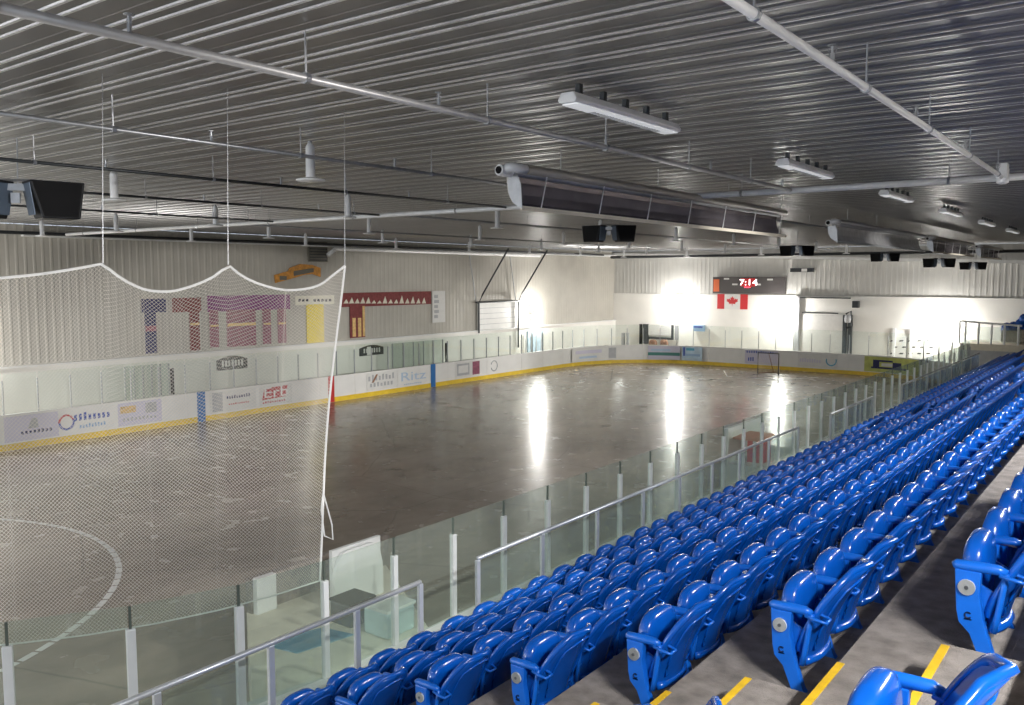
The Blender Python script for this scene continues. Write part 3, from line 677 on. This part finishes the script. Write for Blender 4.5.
for k in range(15):
    px = 343+k*5.6; a = wpt(px, 303.5); h = rnd.uniform(0.15, 0.42)
    prism(bm, [(XF_+0.022, a.y, a.z), (XF_+0.022, a.y+0.34, a.z), (XF_+0.022, a.y+0.20, a.z+h)], (0.008, 0, 0))
link('fringe', bm, 'cream', mb)
sb = banner('championship_banner', 'pale upright banner with grey lettering beside the long maroon one', [(432, 291, 445, 322, 'pale')])
bm = B()
for k in range(5): wall_rect(bm, 434, 295+k*5, 437.5+(k % 2), 298+k*5, .022, .03)
link('small_print', bm, 'ad_grey', sb)
# orange carved name plaque made of two curved parts
t = thing('wall_plaque', 'orange brown curved plaque with scrollwork high on the wall', 'plaque', (0, 0, 0))
bm = B(); P_ = lambda px, py: Vector((XF_, wpt(px, py).y, wpt(px, py).z))
prism(bm, [P_(*q) for q in ((274, 275), (288, 271), (289, 268), (300, 264), (312, 265), (320, 268), (320, 277), (312, 274), (303, 275), (290, 279), (275, 283))], (0.05, 0, 0)); link('board', bm, 'orange', t)
bm = B(); prism(bm, [P_(*q) for q in ((293, 271), (313, 268), (313, 272), (293, 276))], (0.058, 0, 0)); wall_rect(bm, 279, 276, 286, 280, .05, .06); link('carved_letters', bm, 'vent_dark', t)
bm = B(); wall_rect(bm, 308, 241.5, 327, 262, 0, 0.05); v = tag(link('wall_vent', bm, 'vent_dark'), 'dark louvred vent under the ceiling on the long wall', 'vent')
bm = B()
a, b = wpt(308, 241.5), wpt(327, 262)
for k in range(7): box(bm, XF_+.05, a.y+.04, b.z+.06+k*(a.z-b.z)/7.2, XF_+.08, b.y-.04, b.z+.10+k*(a.z-b.z)/7.2)
link('slat', bm, 'dark_metal', v)
def badge(px0, py0, px1, py1, lab, white):
    a, b = wpt(px0, py0, .2), wpt(px1, py1, .2); x = XW+0.19; n = 12; y0, y1 = a.y, b.y; z0, z1 = b.z, a.z
    pts = [(x, y0+(y1-y0)*k/n, z0+(z1-z0)*(0.72+0.28*math.sin(math.pi*k/n))) for k in range(n+1)]
    bm = B(); prism(bm, pts+[(x, y1, z0), (x, y0, z0)], (0.03, 0, 0)); o = tag(link('wall_badge', bm, 'dark_metal'), lab, 'sign')
    bm = B()
    for k in range(7):
        u = .16+k*.105; h = (z1-z0); box(bm, x+.03, y0+(y1-y0)*u, z0+h*.25, x+.036, y0+(y1-y0)*(u+.06), z0+h*.68)
    link('small_print', bm, 'pale', o)
    if white: bm = B(); box(bm, x+.03, y0+(y1-y0)*.30, z0+.02, x+.038, y0+(y1-y0)*.46, z0+(z1-z0)*.85); link('printed_block', bm, 'board_white', o)
badge(217, 357, 248, 368, 'dark arched badge sign on the white lower wall behind the netting', False)
badge(360, 346, 384, 354, 'dark arched badge sign on the white lower wall right of the netting', True)
# overhead door and tracks
t = thing('overhead_door', 'white overhead door with black tracks running up to the ceiling', 'door', (0, 0, 0))
bm = B(); a_, b_ = wpt(477, 303), wpt(515, 303); box(bm, XF_, a_.y, 2.47, XF_+.10, b_.y, a_.z)
link('door_panel', bm, 'board_white', t)
bm = B()
for k in range(1, 5): q = wpt(477, 303).z*(1-k/5)+2.47*k/5; box(bm, XF_+.10, wpt(477, 303).y, q-.012, XF_+.106, wpt(515, 303).y, q+.012)
link('panel_joint', bm, 'ad_grey', t)
y0, y1 = wpt(476, 303).y, wpt(515.5, 303).y; zt = wpt(477, 303).z
for yy, zb in ((y0, 2.3), (y1, 1.2)):
    bm = B(); tube(bm, [(XF_+.22, yy, zb), (XF_+.22, yy, zt), (XF_+.5, yy, zt+0.5), (XF_+2.4, yy, ZC-.25)], 0.05, 6); link('track', bm, 'dark_metal', t)
    bm = B(); tube(bm, [(XF_+.1, yy-.1, zt), (XF_+.1, yy-.75, ZC-.4)], 0.03, 6); link('brace', bm, 'galv', t)
bm = B(); tube(bm, [(XF_+.25, y0-.3, zt+.05), (XF_+.25, y1+.2, zt+.05)], 0.05, 8); link('spring_shaft', bm, 'dark_metal', t)
# service pipe run high on the wall
bm = B(); a, b = wpt(336, 246, .3), wpt(540, 255, .3)
tube(bm, [(XF_+.3, a.y-.5, a.z-.45), (XF_+.3, a.y, 6.95), (XF_+.3, b.y, 6.95)], 0.11, 10); tag(link('service_pipe', bm, 'pipe_white', None, True), 'long pale pipe bracketed high along the opposite wall', 'pipe')
# door with green tint and bench shelters on the lower wall
def lower_box(name, px0, py0, px1, py1, m, lab, cat, d=0.14, th=0.08):
    a, b = wpt(px0, py0, d), wpt(px1, py1, d); b.z = 0; bm = B(); box(bm, XF_+d, a.y, min(a.z, b.z), XF_+d+th, b.y, max(a.z, b.z)); return tag(link(name, bm, m), lab, cat)
o = lower_box('entry_door', 527, 331, 542, 352, 'ad_sky', 'pale green door low on the opposite wall beside the overhead door', 'door')
bm = B(); a, b = wpt(527, 331, .3), wpt(542, 352, .3)
for u in (0, .33, .66, 1): yy = a.y+(b.y-a.y)*u; box(bm, XF_+.22, yy-.04, 0, XF_+.25, yy+.04, a.z)
link('frame', bm, 'ad_grey', o)
for px, lab in ((172.5, 'black upright post at the bench behind the netting'), (446.5, 'black upright post at the end of the clear bench shelter')):
    yy = at_x(px, 390, XFAR-.3).y; bm = B(); tube(bm, [(XFAR-.3, yy, 0), (XFAR-.3, yy, 2.15)], 0.07, 8); tag(link('bench_post', bm, 'black'), lab, 'post')
for px0, px1, lab in ((396, 446, 'clear shelter walls of the team bench right of the netting'), (128, 172, 'greenish shelter walls of the bench seen through the netting')):
    t = thing('bench_shelter', lab, 'shelter', (0, 0, 0)); y0, y1 = at_x(px0, 380, -30.6).y, at_x(px1, 380, -30.6).y
    bm = B(); box(bm, -30.9, y0, 0, -30.87, y1, 2.25); link('back_pane', bm, 'rail_glass', t)
    for k in range(6):
        yy = y0+(y1-y0)*k/5; bm = B(); box(bm, -30.85, yy-.02, 0, -30.78, yy+.02, 2.25); link('post', bm, 'ad_grey', t)
    bm = B(); box(bm, -30.7, y0, .42, -30.3, y1, .47); box(bm, -30.6, y0+.1, 0, -30.5, y0+.2, .42); box(bm, -30.6, y1-.2, 0, -30.5, y1-.1, .42); link('bench', bm, 'brown', t)
for px, py, lab in ((375, 357, 'small dark bracket on the white wall left of the shelter'), (520, 346, 'small dark bracket on the wall right of the overhead door')):
    pass

# ------------------------------------------------------------------ things on the end wall (y = YE)
YW = YE-0.06
def ept(px, py, d=0.0): return at_y(px, py, YW-d)
def erect(bm, px0, py0, px1, py1, d0=0.0, d1=0.02):
    a, b = ept(px0, py0, d1), ept(px1, py1, d1); box(bm, min(a.x, b.x), YW-d1-.012, max(0.0, min(a.z, b.z)), max(a.x, b.x), YW-d0-.012, max(a.z, b.z)); return a, b
t = thing('scoreboard', 'dark electronic scoreboard with red digits and an orange panel at its left end', 'scoreboard', (0, 0, 0))
bm = B(); a, b = erect(bm, 713, 277, 785, 294, 0, .20); box(bm, a.x+.5, YW-.014, 4.5, b.x-.5, YE+.01, 5.2); link('case', bm, 'score_black', t)
W = b.x-a.x; HH = a.z-b.z; X_ = lambda u: a.x+W*u; Z_ = lambda v: b.z+HH*v
bm = B(); box(bm, X_(.012), YW-.235, Z_(.1), X_(.095), YW-.22, Z_(.86)); link('side_panel', bm, 'score_orange', t)
bm = B(); box(bm, X_(.40), YW-.228, Z_(.42), X_(.60), YW-.22, Z_(.92)); link('clock_window', bm, 'red', t)
text_mesh('7:14', HH*.52, 'led_white', t, (X_(.505), YW-.24, Z_(.66)), (1, 0, 0), (0, 0, 1), .01, 'clock_digits', sx=1.3)
bm = B(); box(bm, X_(.45), YW-.232, Z_(.36), X_(.53), YW-.22, Z_(.41)); link('glow_bar', bm, 'led_red', t)
bm = B()
for u, v_ in ((.16, .84), (.28, .50), (.60, .50), (.76, .80)): box(bm, X_(u), YW-.23, Z_(v_), X_(u+.075), YW-.22, Z_(v_+.10))
link('name_strip', bm, 'pale', t)
# flag
t = thing('flag', 'red and white maple leaf flag hanging under the scoreboard', 'flag', (0, 0, 0))
fa, fb = ept(717, 294, .1), ept(747, 309.5, .1); fw = fb.x-fa.x; fh = fa.z-fb.z
for nm_, u0, u1, m in (('white_field', .24, .76, 'board_white'), ('red_band', 0, .24, 'red'), ('red_band', .76, 1, 'red')):
    bm = B(); box(bm, fa.x+fw*u0, YW-.03, fb.z, fa.x+fw*u1, YW-.01, fa.z); link(nm_, bm, m, t)
leaf = [(0, -.5), (.03, -.22), (.28, -.27), (.23, -.15), (.5, .08), (.42, .13), (.47, .30), (.30, .25), (.25, .34), (.12, .18), (.17, .45), (.08, .40), (0, .58)]
leaf = leaf+[(-x, y) for x, y in leaf[-2:0:-1]]
bm = B(); cx, cz = fa.x+fw*.5, fb.z+fh*.5; prism(bm, [(cx+x*fw*.40, YW-.032, cz+y*fh*.62) for x, y in leaf], (0, -.006, 0)); link('maple_leaf', bm, 'red', t)
# large rolling door in the end wall
t = thing('rolling_door', 'large white rolling door with dark tracks and a motor box', 'door', (0, 0, 0))
bm = B(); erect(bm, 799, 314, 842, 362, 0, .06); link('door_panel', bm, 'pale', t)
bm = B(); erect(bm, 802, 312.2, 838, 314.0, .06, .14); link('bottom_bar', bm, 'dark_metal', t)
bm = B(); erect(bm, 800, 297, 850, 298.8, 0, .16); link('header_bar', bm, 'dark_metal', t)
for px in (796.5, 844, 849.5):
    bm = B(); erect(bm, px-1.0, 315 if px > 800 else 297, px+1.0, 364, .02, .18); link('track', bm, 'dark_metal' if px > 800 else 'ad_grey', t)
bm = B(); erect(bm, 852, 301, 858, 308, 0, .4); link('motor_box', bm, 'dark_metal', t, bevel=.03)
bm = B(); c = ept(848, 319, .3); lathe(bm, [(.05, -.25), (.18, -.22), (.22, 0), (.18, .22), (.05, .25)], (c.x, c.y, c.z), 14); link('chain_wheel', bm, 'ad_grey', t)
bm = B(); tube(bm, [tuple(ept(846, 314, .3)), tuple(ept(851, 311, .3)), tuple(ept(852, 326, .3)), tuple(ept(847, 328, .3))], .06, 6); link('chain', bm, 'dark_metal', t)
# scorekeeper window
t = thing('notice_window', 'white notice sheet in a dark frame above two brown chairs at the far end', 'window', (0, 0, 0))
for nm_, x0, y0, x1, y1, m, d in (('frame_post', 639.5, 324, 641.5, 344, 'black', .1), ('frame_post', 643, 324, 648, 344, 'dark_metal', .1), ('frame_post', 671, 325, 673, 340, 'dark_metal', .1), ('frame_post', 675, 325, 678, 340, 'ad_grey', .1), ('notice_sheet', 648.5, 324.5, 671, 336, 'board_white', .12), ('dark_shelf', 644, 336.5, 673, 340, 'dark_metal', .12)):
    bm = B(); erect(bm, x0, y0, x1, y1, 0, d); link(nm_, bm, m, t)
bm = B()
for k in range(5): erect(bm, 651, 326+k*2, 669, 326.6+k*2, .12, .128)
link('small_print', bm, 'ad_lilac', t)
for px in (653, 664):
    c = ept(px, 343, .8); bm = B(); blob(bm, (c.x, c.y, c.z-.1), (.32, .16, .35), .7, 12, 8)
    for sx_ in (-.25, .2): box(bm, c.x+sx_, c.y-.15, 0, c.x+sx_+.05, c.y-.1, c.z-.3)
    box(bm, c.x-.27, c.y-.35, c.z-.4, c.x+.27, c.y+.1, c.z-.32)
    tag(link('chair', bm, 'brown', None, True), 'brown padded chair under the notice sheet, %s of the pair' % ('left' if px < 660 else 'right'), 'chair', 'chairs under the notice sheet')
for px0, px1 in ((622, 624.5), (626.5, 628.5)):
    c = ept(px0, 345, 1.2); e = ept(px1, 333, 1.2); bm = B(); box(bm, c.x, c.y-.1, 0, e.x, c.y+.1, e.z); tag(link('gate_post', bm, 'ad_grey'), 'dark post standing behind the far corner boards, %s of two' % ('left' if px0 < 625 else 'right'), 'post', 'gate posts')
bm = B(); erect(bm, 693, 325, 703.5, 331.5, 0, .25); o = tag(link('wall_box', bm, 'ad_light_blue'), 'small blue grey box fixed to the end wall right of the notice sheet', 'box')
bm = B(); erect(bm, 694, 326, 702.5, 328, .25, .26); link('box_front', bm, 'ad_blue', o)
bm = B(); a, b = ept(790, 264.5, .25), ept(813, 267.5, .25); box(bm, a.x, YW-.2, 5.9, b.x, YW+.02, 6.15); o = tag(link('exit_sign', bm, 'dark_metal'), 'small dark sign hanging above the rolling door', 'sign')
bm = B(); box(bm, (a.x+b.x)/2, YW-.22, 5.93, (a.x+b.x)/2+.35, YW-.2, 6.12); link('lit_face', bm, 'pale', o)
# perforated white panel
t = tag(link('perforated_panel', (lambda bm: (erect(bm, 889, 336, 932, 360, 0, .05), bm)[1])(B()), 'board_white'), 'white panel with rows of dark hand holes on the end wall', 'panel')
for i in range(5):
    for j in range(4):
        c = ept(892+i*9+(j % 2)*3, 341+j*6.3, .06); bm = B(); prism(bm, [(c.x-.13, c.y, c.z-.04), (c.x+.10, c.y, c.z-.02), (c.x+.15, c.y, c.z+.05), (c.x-.05, c.y, c.z+.05)], (0, -.015, 0)); link('hand_hole', bm, 'dark_metal', t)
t = thing('door_frame', 'thin white door frame on the end wall left of the perforated panel', 'door frame', (0, 0, 0))
for x0, y0, x1, y1 in ((893, 329, 894.2, 364), (910, 329, 911.2, 364), (893, 328, 911.2, 329.5)):
    bm = B(); erect(bm, x0, y0, x1, y1, 0, .1); link('frame_bar', bm, 'pipe_white', t)
# raised landing with white railing at the far right end
t = thing('end_landing', 'raised landing with white railing at the far right end of the stands', 'landing', (0, 0, 0))
yL = 51.0; q = lambda px, py: at_y(px, py, yL)
a, b = q(960, 343), q(1026, 346); bm = B(); box(bm, a.x, yL, a.z-.35, b.x, yL+3, a.z); link('deck', bm, 'beige', t)
bm = B(); box(bm, a.x, yL+.1, 0, b.x, yL+3, a.z-.35); link('base_wall', bm, 'ad_grey', t)
a0, b0 = q(960, 321), q(1022, 326)
bm = B(); tube(bm, [a0, b0], .05, 8); link('top_rail', bm, 'pipe_white', t)
for px in (960, 966, 979, 992, 1005, 1019):
    c = q(px, 323); bm = B(); tube(bm, [(c.x, yL, a.z), (c.x, yL, a0.z+(b0.z-a0.z)*(px-960)/62)], .055, 6); link('post', bm, 'pipe_white', t)
bm = B(); box(bm, a0.x+.1, yL-.01, a.z+.1, b0.x, yL+.01, b0.z-.1); link('glass_infill', bm, 'rail_glass', t)
# blue seats on the landing block behind it
for k, (px, py) in enumerate([(1006, 326), (1013, 325), (1020, 322), (1024, 317)]):
    c = at_y(px, py, yL+1.5+0.1*k); o = far_seat.copy(); C.objects.link(o); o.location = (c.x, c.y, c.z-0.5); o.rotation_euler.z = math.pi/2
    tag(o, 'blue seat high on the landing beyond the white railing at the far right', 'seat', 'seats on the landing')
bm = B(); a = at_y(1003, 330, yL+1.6); box(bm, a.x, yL+1.0, at_y(1003, 343, yL).z, a.x+5, yL+3, a.z); tag(link('landing_step', bm, 'concrete'), 'concrete step carrying the blue seats behind the white railing', 'step')

# ------------------------------------------------------------------ ceiling services
def pipe_line(name, lab, x0, y0, x1, y1, z, r, m, hang=3.0, heads=3.2, first=0.6, group=None):
    t = thing(name, lab, 'pipe', (x0, y0, z), group); d = Vector((x1-x0, y1-y0, 0)); L = d.length; d.normalize()
    bm = B(); tube(bm, [(0, 0, 0), tuple(d*L)], r, 10); link('pipe_run', bm, m, t, True)
    s = first; 
    while s < L:
        p = d*s; bm = B(); tube(bm, [(p.x, p.y, 0), (p.x, p.y, ZC-z)], 0.008, 5); tube(bm, [p-d*0.02, p+d*0.02], r+0.012, 8); link('hanger', bm, 'galv', t); s += hang
    s = first*1.8
    while s < L:
        p = d*s; bm = B(); tube(bm, [(p.x, p.y, r), (p.x, p.y, r+0.05)], 0.018, 6); lathe(bm, [(0.008, r+0.05), (0.012, r+0.10), (0.035, r+0.105), (0.035, r+0.112)], (p.x, p.y, 0), 8)
        tube(bm, [(p.x-.02, p.y, r+.05), (p.x-.03, p.y, r+.08), (p.x, p.y, r+.105), (p.x+.03, p.y, r+.08), (p.x+.02, p.y, r+.05)], 0.005, 4); link('sprinkler_head', bm, 'galv', t); s += heads
    return t
Zp = 7.1
pipe_line('sprinkler_pipe', 'long grey sprinkler pipe crossing the upper left of the ceiling', -5.28, 1.2, -5.28, 15.0, Zp, 0.032, 'pipe', 2.2, 2.9, 1.0)
pipe_line('sprinkler_pipe', 'thick white sprinkler pipe running down the upper right of the ceiling', -1.93, 1.0, -2.05, 15.0, Zp, 0.032, 'pipe_white', 2.4, 2.7, 1.5)
pipe_line('sprinkler_pipe', 'thin dark sprinkler pipe, next one left of the heater', -8.65, 1.5, -8.65, 15, Zp, 0.024, 'galv', 2.4, 2.9, .8)
pipe_line('sprinkler_pipe', 'thin dark sprinkler pipe passing above the black loudspeaker', -12.1, 2, -11.5, 15, Zp, 0.024, 'dark_metal', 2.6, 2.9, .8)
pipe_line('sprinkler_pipe', 'thin dark sprinkler pipe over the middle of the rink', -15.6, 3, -15.4, 15, Zp, 0.024, 'dark_metal', 2.6, 2.9, .8)
pipe_line('sprinkler_pipe', 'furthest thin dark sprinkler pipe, near the opposite wall', -19.5, 3, -19.5, 15, Zp, 0.024, 'dark_metal', 2.6, 2.9, .8)
pipe_line('cross_pipe', 'pale main pipe crossing the whole hall under the ceiling', -31.5, 15.1, 2.5, 15.1, Zp-0.0, 0.055, 'pipe_white', 3.4, 99, 1.5)
bm = B(); lathe(bm, [(.05, -.12), (.085, -.1), (.085, .1), (.05, .12)], (-2.05, 15.05, Zp+.02), 12); box(bm, -2.12, 14.9, Zp-.03, -1.98, 15.1, Zp+.2); tag(link('pipe_fitting', bm, 'pipe_white'), 'pale coupling where the white pipe meets the cross pipe', 'fitting')
for x in (-8.65, -15.5, -22, -1.2, 1.8): pipe_line('sprinkler_pipe', 'distant sprinkler pipe running on beyond the cross pipe toward the end wall', x, 15.3, x, 54, Zp+.05, 0.03, 'galv', 5, 6, 1, 'distant sprinkler pipes')
bm = B(); tube(bm, [(-31, 52.5, 6.95), (6, 52.5, 6.95)], 0.09, 8); tag(link('header_pipe', bm, 'dark_metal'), 'dark header pipe along the far end of the ceiling', 'pipe')
bm = B(); tube(bm, [(-31.3, 12, 7.1), (-31.3, 52, 7.1)], 0.06, 8); tag(link('header_pipe', bm, 'dark_metal'), 'dark header pipe along the top of the opposite wall', 'pipe')

# bay lights: hanging cylinder with disc
bay = thing('bay_light', 'x', 'ceiling light')
bm = B(); lathe(bm, [(0.03, 0.50), (0.05, 0.47), (0.062, 0.44), (0.066, 0.06), (0.07, 0.03)], n=18); link('housing', bm, 'pipe_white', bay, True)
bm = B(); lathe(bm, [(0.07, 0.035), (0.19, 0.012), (0.20, 0.0), (0.19, -0.012), (0.04, -0.016)], n=26); link('disc', bm, 'pipe_white', bay, True)
bm = B(); tube(bm, [(0, 0, .49), (0, 0, .53)], 0.03, 8); link('mount', bm, 'galv', bay)
usedb = False
for ky in range(9):
    for kx, x in enumerate((-9.43, -14.6, -19.6, -24.5, -29.1)):
        y = 7.9+5.38*ky
        if x == -9.43 and ky: continue
        if y > 51.5: continue
        o = bay if not usedb else copy_tree(bay); usedb = True; o.location = (x, y, ZC-0.53)
        lab = 'white bay light hanging nearest the camera, largest of all' if (kx == 0) else 'white bay light, %s away along the %s line from the opposite wall' % (nth(ky), NUM[4-kx])
        tag(o, lab, 'ceiling light', 'white bay lights over the rink')
# strip lights over the stands
def strip(x, y, lab, lit=True, L=2.4):
    t = thing('strip_light', lab, 'ceiling light', (x, y, 7.24), 'strip lights over the stands')
    bm = B(); prism(bm, [(-.09, 0, 0), (.09, 0, 0), (.11, 0, .03), (.07, 0, .10), (-.07, 0, .10), (-.11, 0, .03)], (0, L, 0)); link('housing', bm, 'pipe_white', t, bevel=.01)
    bm = B(); box(bm, -.085, .05, -.012, .085, L-.05, 0.002); link('diffuser', bm, 'diffuser', t)
    bm = B()
    for k in range(24): box(bm, -.08, .5+k*.06, -.016, .0, .53+k*.06, -.012)
    link('louvre', bm, 'ad_grey', t)
    for k in range(5):
        bm = B(); box(bm, -.02, .2+k*(L-.4)/4-.03, .10, .03, .2+k*(L-.4)/4+.03, ZC-7.246); link('clip', bm, 'dark_metal', t)
    if lit: area((0, L/2, -0.03), (0, 0, 0), .24, L-.1, STRIP_W, (0.93, 0.96, 1), t)
    return t
for k in range(7): strip(-4.6, 6.95+5.75*k, 'white strip light, %s one away from the camera above the seats' % nth(k), lit=False, L=2.2)
for k, (y_, L_) in enumerate(((0.4, 1.4), (9, 2.4), (18, 2.4), (27, 2.4))): strip(1.9, y_, 'added lit strip light, unseen over the back rows, %s from the camera' % nth(k), lit=True, L=L_)  # unseen strips added to light the seats, placed to suit their shadows

# radiant tube heaters aimed at the stands
def heater(y0, L, lab, silver=False):
    t = thing('tube_heater', lab, 'heater', (-7.05, y0, 7.05), 'tube heaters above the near boards')
    body = 'galv' if silver else 'heater_body'
    sec = [(.02, .075), (-.10, .07), (-.18, .0), (-.21, -.14), (-.19, -.30), (-.12, -.43), (-.02, -.50), (.04, -.515)]
    ins = [(x+.012, z-.006) for x, z in sec]
    bm = B(); prism(bm, [(x-.008, 0, z+.006) for x, z in sec]+[(x, 0, z) for x, z in ins[::-1]], (0, L, 0)); link('hood', bm, body, t)
    bm = B(); i2 = [(x+.016, z-.008) for x, z in sec[1:]]; prism(bm, [(x, .01, z) for x, z in i2]+[(x+.004, .01, z-.001) for x, z in i2[::-1]], (0, L-.02, 0)); link('reflector', bm, 'foil' if silver else 'heater_inner', t)
    bm = B(); box(bm, .02, -.01, -.55, .05, L+.01, -.49); link('lip', bm, 'beige' if not silver else 'galv', t, bevel=.005)
    bm = B(); tube(bm, [(.05, -.04, 0), (.05, L-.1, 0)], .058, 14); link('burner_tube', bm, body, t, True)
    bm = B(); tube(bm, [(-.10, -.10, -.04), (-.10, L-.1, -.04)], .05, 12); link('burner_tube', bm, 'galv', t, True)
    bm = B(); tube(bm, [(-.10, -.08, -.04), (-.12, -.30, -.03)], .075, 16); link('exhaust_collar', bm, 'pipe_white', t)
    bm = B(); tube(bm, [(-.1205, -.301, -.03), (-.121, -.312, -.03)], .05, 16); link('exhaust_opening', bm, 'black', t)
    bm = B(); tube(bm, [(.05, .06, 0), (.05, -.10, .0), (.03, -.18, .01), (-.03, -.21, .0), (-.09, -.18, -.03)], .068, 14); link('elbow', bm, 'pipe_white', t, True)
    bm = B(); prism(bm, [(x, -.012, z) for x, z in ins[1:]]+[(.03, -.012, -.2)], (0, .01, 0)); link('end_plate', bm, 'galv', t)
    for k in range(int(L/1.55)+1):
        y = .45+k*1.55
        if y > L-.3 or silver: break
        bm = B(); tube(bm, [(.06, y+.12, -.05), (.045, y, -.49)], .009, 5); link('support_wire', bm, 'pipe_white', t)
    for k in range(int(L/3)+1):
        y = 1+k*3.0
        if y > L: break
        bm = B(); tube(bm, [(0, y, .07), (0, y, ZC-7.05)], .007, 5); link('hanger_rod', bm, 'galv', t)
    return t
heater(9.5, 10.2, 'long brown tube heater nearest the camera, open hood facing the seats')
heater(23.6, 10.5, 'silver foil-wrapped tube heater beyond the nearest one', True)
heater(35.5, 8.5, 'grey tube heater, third along from the camera')
heater(46, 6.5, 'short tube heater furthest from the camera')

# loudspeaker clusters
def cluster(loc, lab, sc=1.0, rz=0):
    t = thing('speaker_cluster', lab, 'loudspeaker', loc, 'loudspeaker clusters over the rink', rz); t.scale = (sc, sc, sc)
    for s in (-1, 1):
        bm = B(); ang = R(28)*s
        pts = [(-.38, .0), (.38, .0), (.30, -.55), (-.22, -.55)] if s > 0 else [(-.38, .0), (.38, .0), (.22, -.55), (-.30, -.55)]
        # cabinet: tapered block
        M_ = Matrix.Translation((s*.48, 0, .28)) @ Matrix.Rotation(ang, 4, 'Z')
        prism(bm, [M_ @ Vector((x, -.24, z)) for x, z in pts], M_.to_3x3() @ Vector((0, .46, 0)))
        cab = link('cabinet', bm, 'black_gloss', t, bevel=.02)
        bm = B(); prism(bm, [M_ @ Vector((x*.9, -.25, z*.92-.02)) for x, z in pts], M_.to_3x3() @ Vector((0, .012, 0))); link('grille', bm, 'black', cab)
        bm = B(); xi = -s*.37; prism(bm, [M_ @ Vector(v) for v in ((xi, -.22, -.04), (xi, .20, -.04), (xi+s*.07, .16, -.50), (xi+s*.07, -.18, -.50))], M_.to_3x3() @ Vector((-s*.012, 0, 0))); link('side_plate', bm, 'blue_grey', cab)
    bm = B(); box(bm, -.16, -.1, .14, .16, .1, .24); tube(bm, [(-.3, 0, .3), (.3, 0, .3)], .02, 6); box(bm, -.06, -.16, -.05, .06, -.1, .1); link('yoke', bm, 'galv', t)
    bm = B(); tube(bm, [(0, 0, .24), (.02, 0, (ZC-loc[2])/sc)], .010, 5); link('hanging_cable', bm, 'galv', t)
    return t
cluster((-12.35, 5.35, 6.62), 'large black loudspeaker pair at the left edge of the view', .9, 0.9)
p = at_z(609, 234, 6.72); cluster(p, 'black and blue grey loudspeaker pair hanging under the brown heater', .78, 0.45)
p = at_z(797, 251, 6.66); cluster(p, 'third loudspeaker pair, above the scoreboard', .76, 0.3)
p = at_z(885, 257.5, 6.55); cluster(p, 'fourth loudspeaker pair, under the silver heater', .75, 0.2)
p = at_y(939, 263, 46); cluster(p, 'fifth loudspeaker pair further right along the end wall top', .8, 0.2)
p = at_y(973, 266, 50); cluster(p, 'smallest and furthest loudspeaker pair at the right', .7, 0.2)

# ------------------------------------------------------------------ flood lamps and added fill lamps
def flood(loc, rz, power, lab):
    t = thing('flood_lamp', lab, 'lamp', loc, None, rz)
    bm = B(); lathe_y = [(.06, .30), (.13, .22), (.15, .06)]; tube(bm, [(0, y_, 0) for r_, y_ in lathe_y], [r_ for r_, y_ in lathe_y], 14); link('housing', bm, 'galv', t)
    bm = B(); blob(bm, (0, .03, 0), (.20, .07, .20), .9, 18, 10); link('lens', bm, 'lens', t)
    bm = B(); tube(bm, [(0, .28, 0), (0, .55, -.05)], .03, 6); link('bracket', bm, 'galv', t)
    point((0, -0.12, 0.0), power, 0.12, parent=t)
    return t
for (px, py, k, lab) in ((677, 303, 1.0, 'glaring flood lamp on the end wall above the notice sheet'), (781, 315, 1.0, 'glaring flood lamp on the end wall below the scoreboard'), (940, 327, 1.2, 'brightest flood lamp on the end wall above the perforated panel')):
    p = at_y(px, py, YE-0.6); flood(p, 0, FLOOD_W*k, lab)
for k, (yy, xa, ya, za, pw_) in enumerate(((3, -12.0, 5.5, 2.5, 4300), (14, XW, 22, -.8, 9500), (26, XW, 33, -.8, 13000), (38, XW, 44, -.8, 9500))):  # unseen floods added to brighten the netting, opposite wall and boards
    t = thing('flood_lamp', 'added fill flood, unseen on the wall behind the stands, %s from the camera' % nth(k), 'lamp', (7.6, yy, 6.3), None, math.pi/2)
    bm = B(); box(bm, -.2, -.05, -.15, .2, .15, .15); link('housing', bm, 'galv', t, bevel=.02)
    bm = B(); box(bm, -.03, -.4, -.03, .03, -.05, .03); link('bracket', bm, 'galv', t)
    spot((7.3, yy, 6.3), (xa, ya, za), pw_, 27 if k else 34)
for yy, aim, lab in ((7.2, (-8.9, 7.4, 1.2), 'added fill spot, unseen over the back rows, nearer the camera'), (20.4, (-8.4, 21.0, 1.5), 'added fill spot, unseen over the back rows, further from the camera')):  # unseen spots added to brighten the two platforms behind the shields
    t = thing('fill_spot', lab, 'lamp', (0.8, yy, 7.3))
    bm = B(); tube(bm, [(0, 0, .145), (0, 0, .08), (-.05, 0, .03)], .012, 6); tube(bm, [(0, 0, .06), (-.12, 0, -.03)], [.035, .06], 12); link('housing', bm, 'pipe_white', t)
    spot((0.62, yy, 7.25), aim, 1500, 22)
p = at_x(537, 313, XW+0.6); flood(p, math.pi/2, FLOOD_W*1.0, 'glaring flood lamp on the opposite wall right of the overhead door')
flood((XW+.6, 11.0, 3.3), math.pi/2, FLOOD_W*0.8, 'flood lamp on the opposite wall beyond the left edge of the view')
flood((-25, -6.5, 4.2), math.pi, 850, 'left added fill flood, unseen behind the camera end of the rink')  # unseen pair added for frontal light on netting, slab and walls
flood((-13, -6.5, 4.2), math.pi, 800, 'right added fill flood, unseen behind the camera end of the rink')

# the rest of the seats, far along the rows, too many to tell apart
if stuff_spots:
    bmx = B(); me = far_seat.data; tmpb = B(); tmpb.from_mesh(me)
    for (x, y, z) in stuff_spots:
        m2 = me.copy(); m2.transform(Matrix.Translation((x, y, z))); bmx.from_mesh(m2); bpy.data.meshes.remove(m2)
    o = link('stadium_seats', bmx, 'seat_blue', None, True); tag(o, 'remaining blue seats of the sixth and highest rows at the right edge', 'seats', kind='stuff')
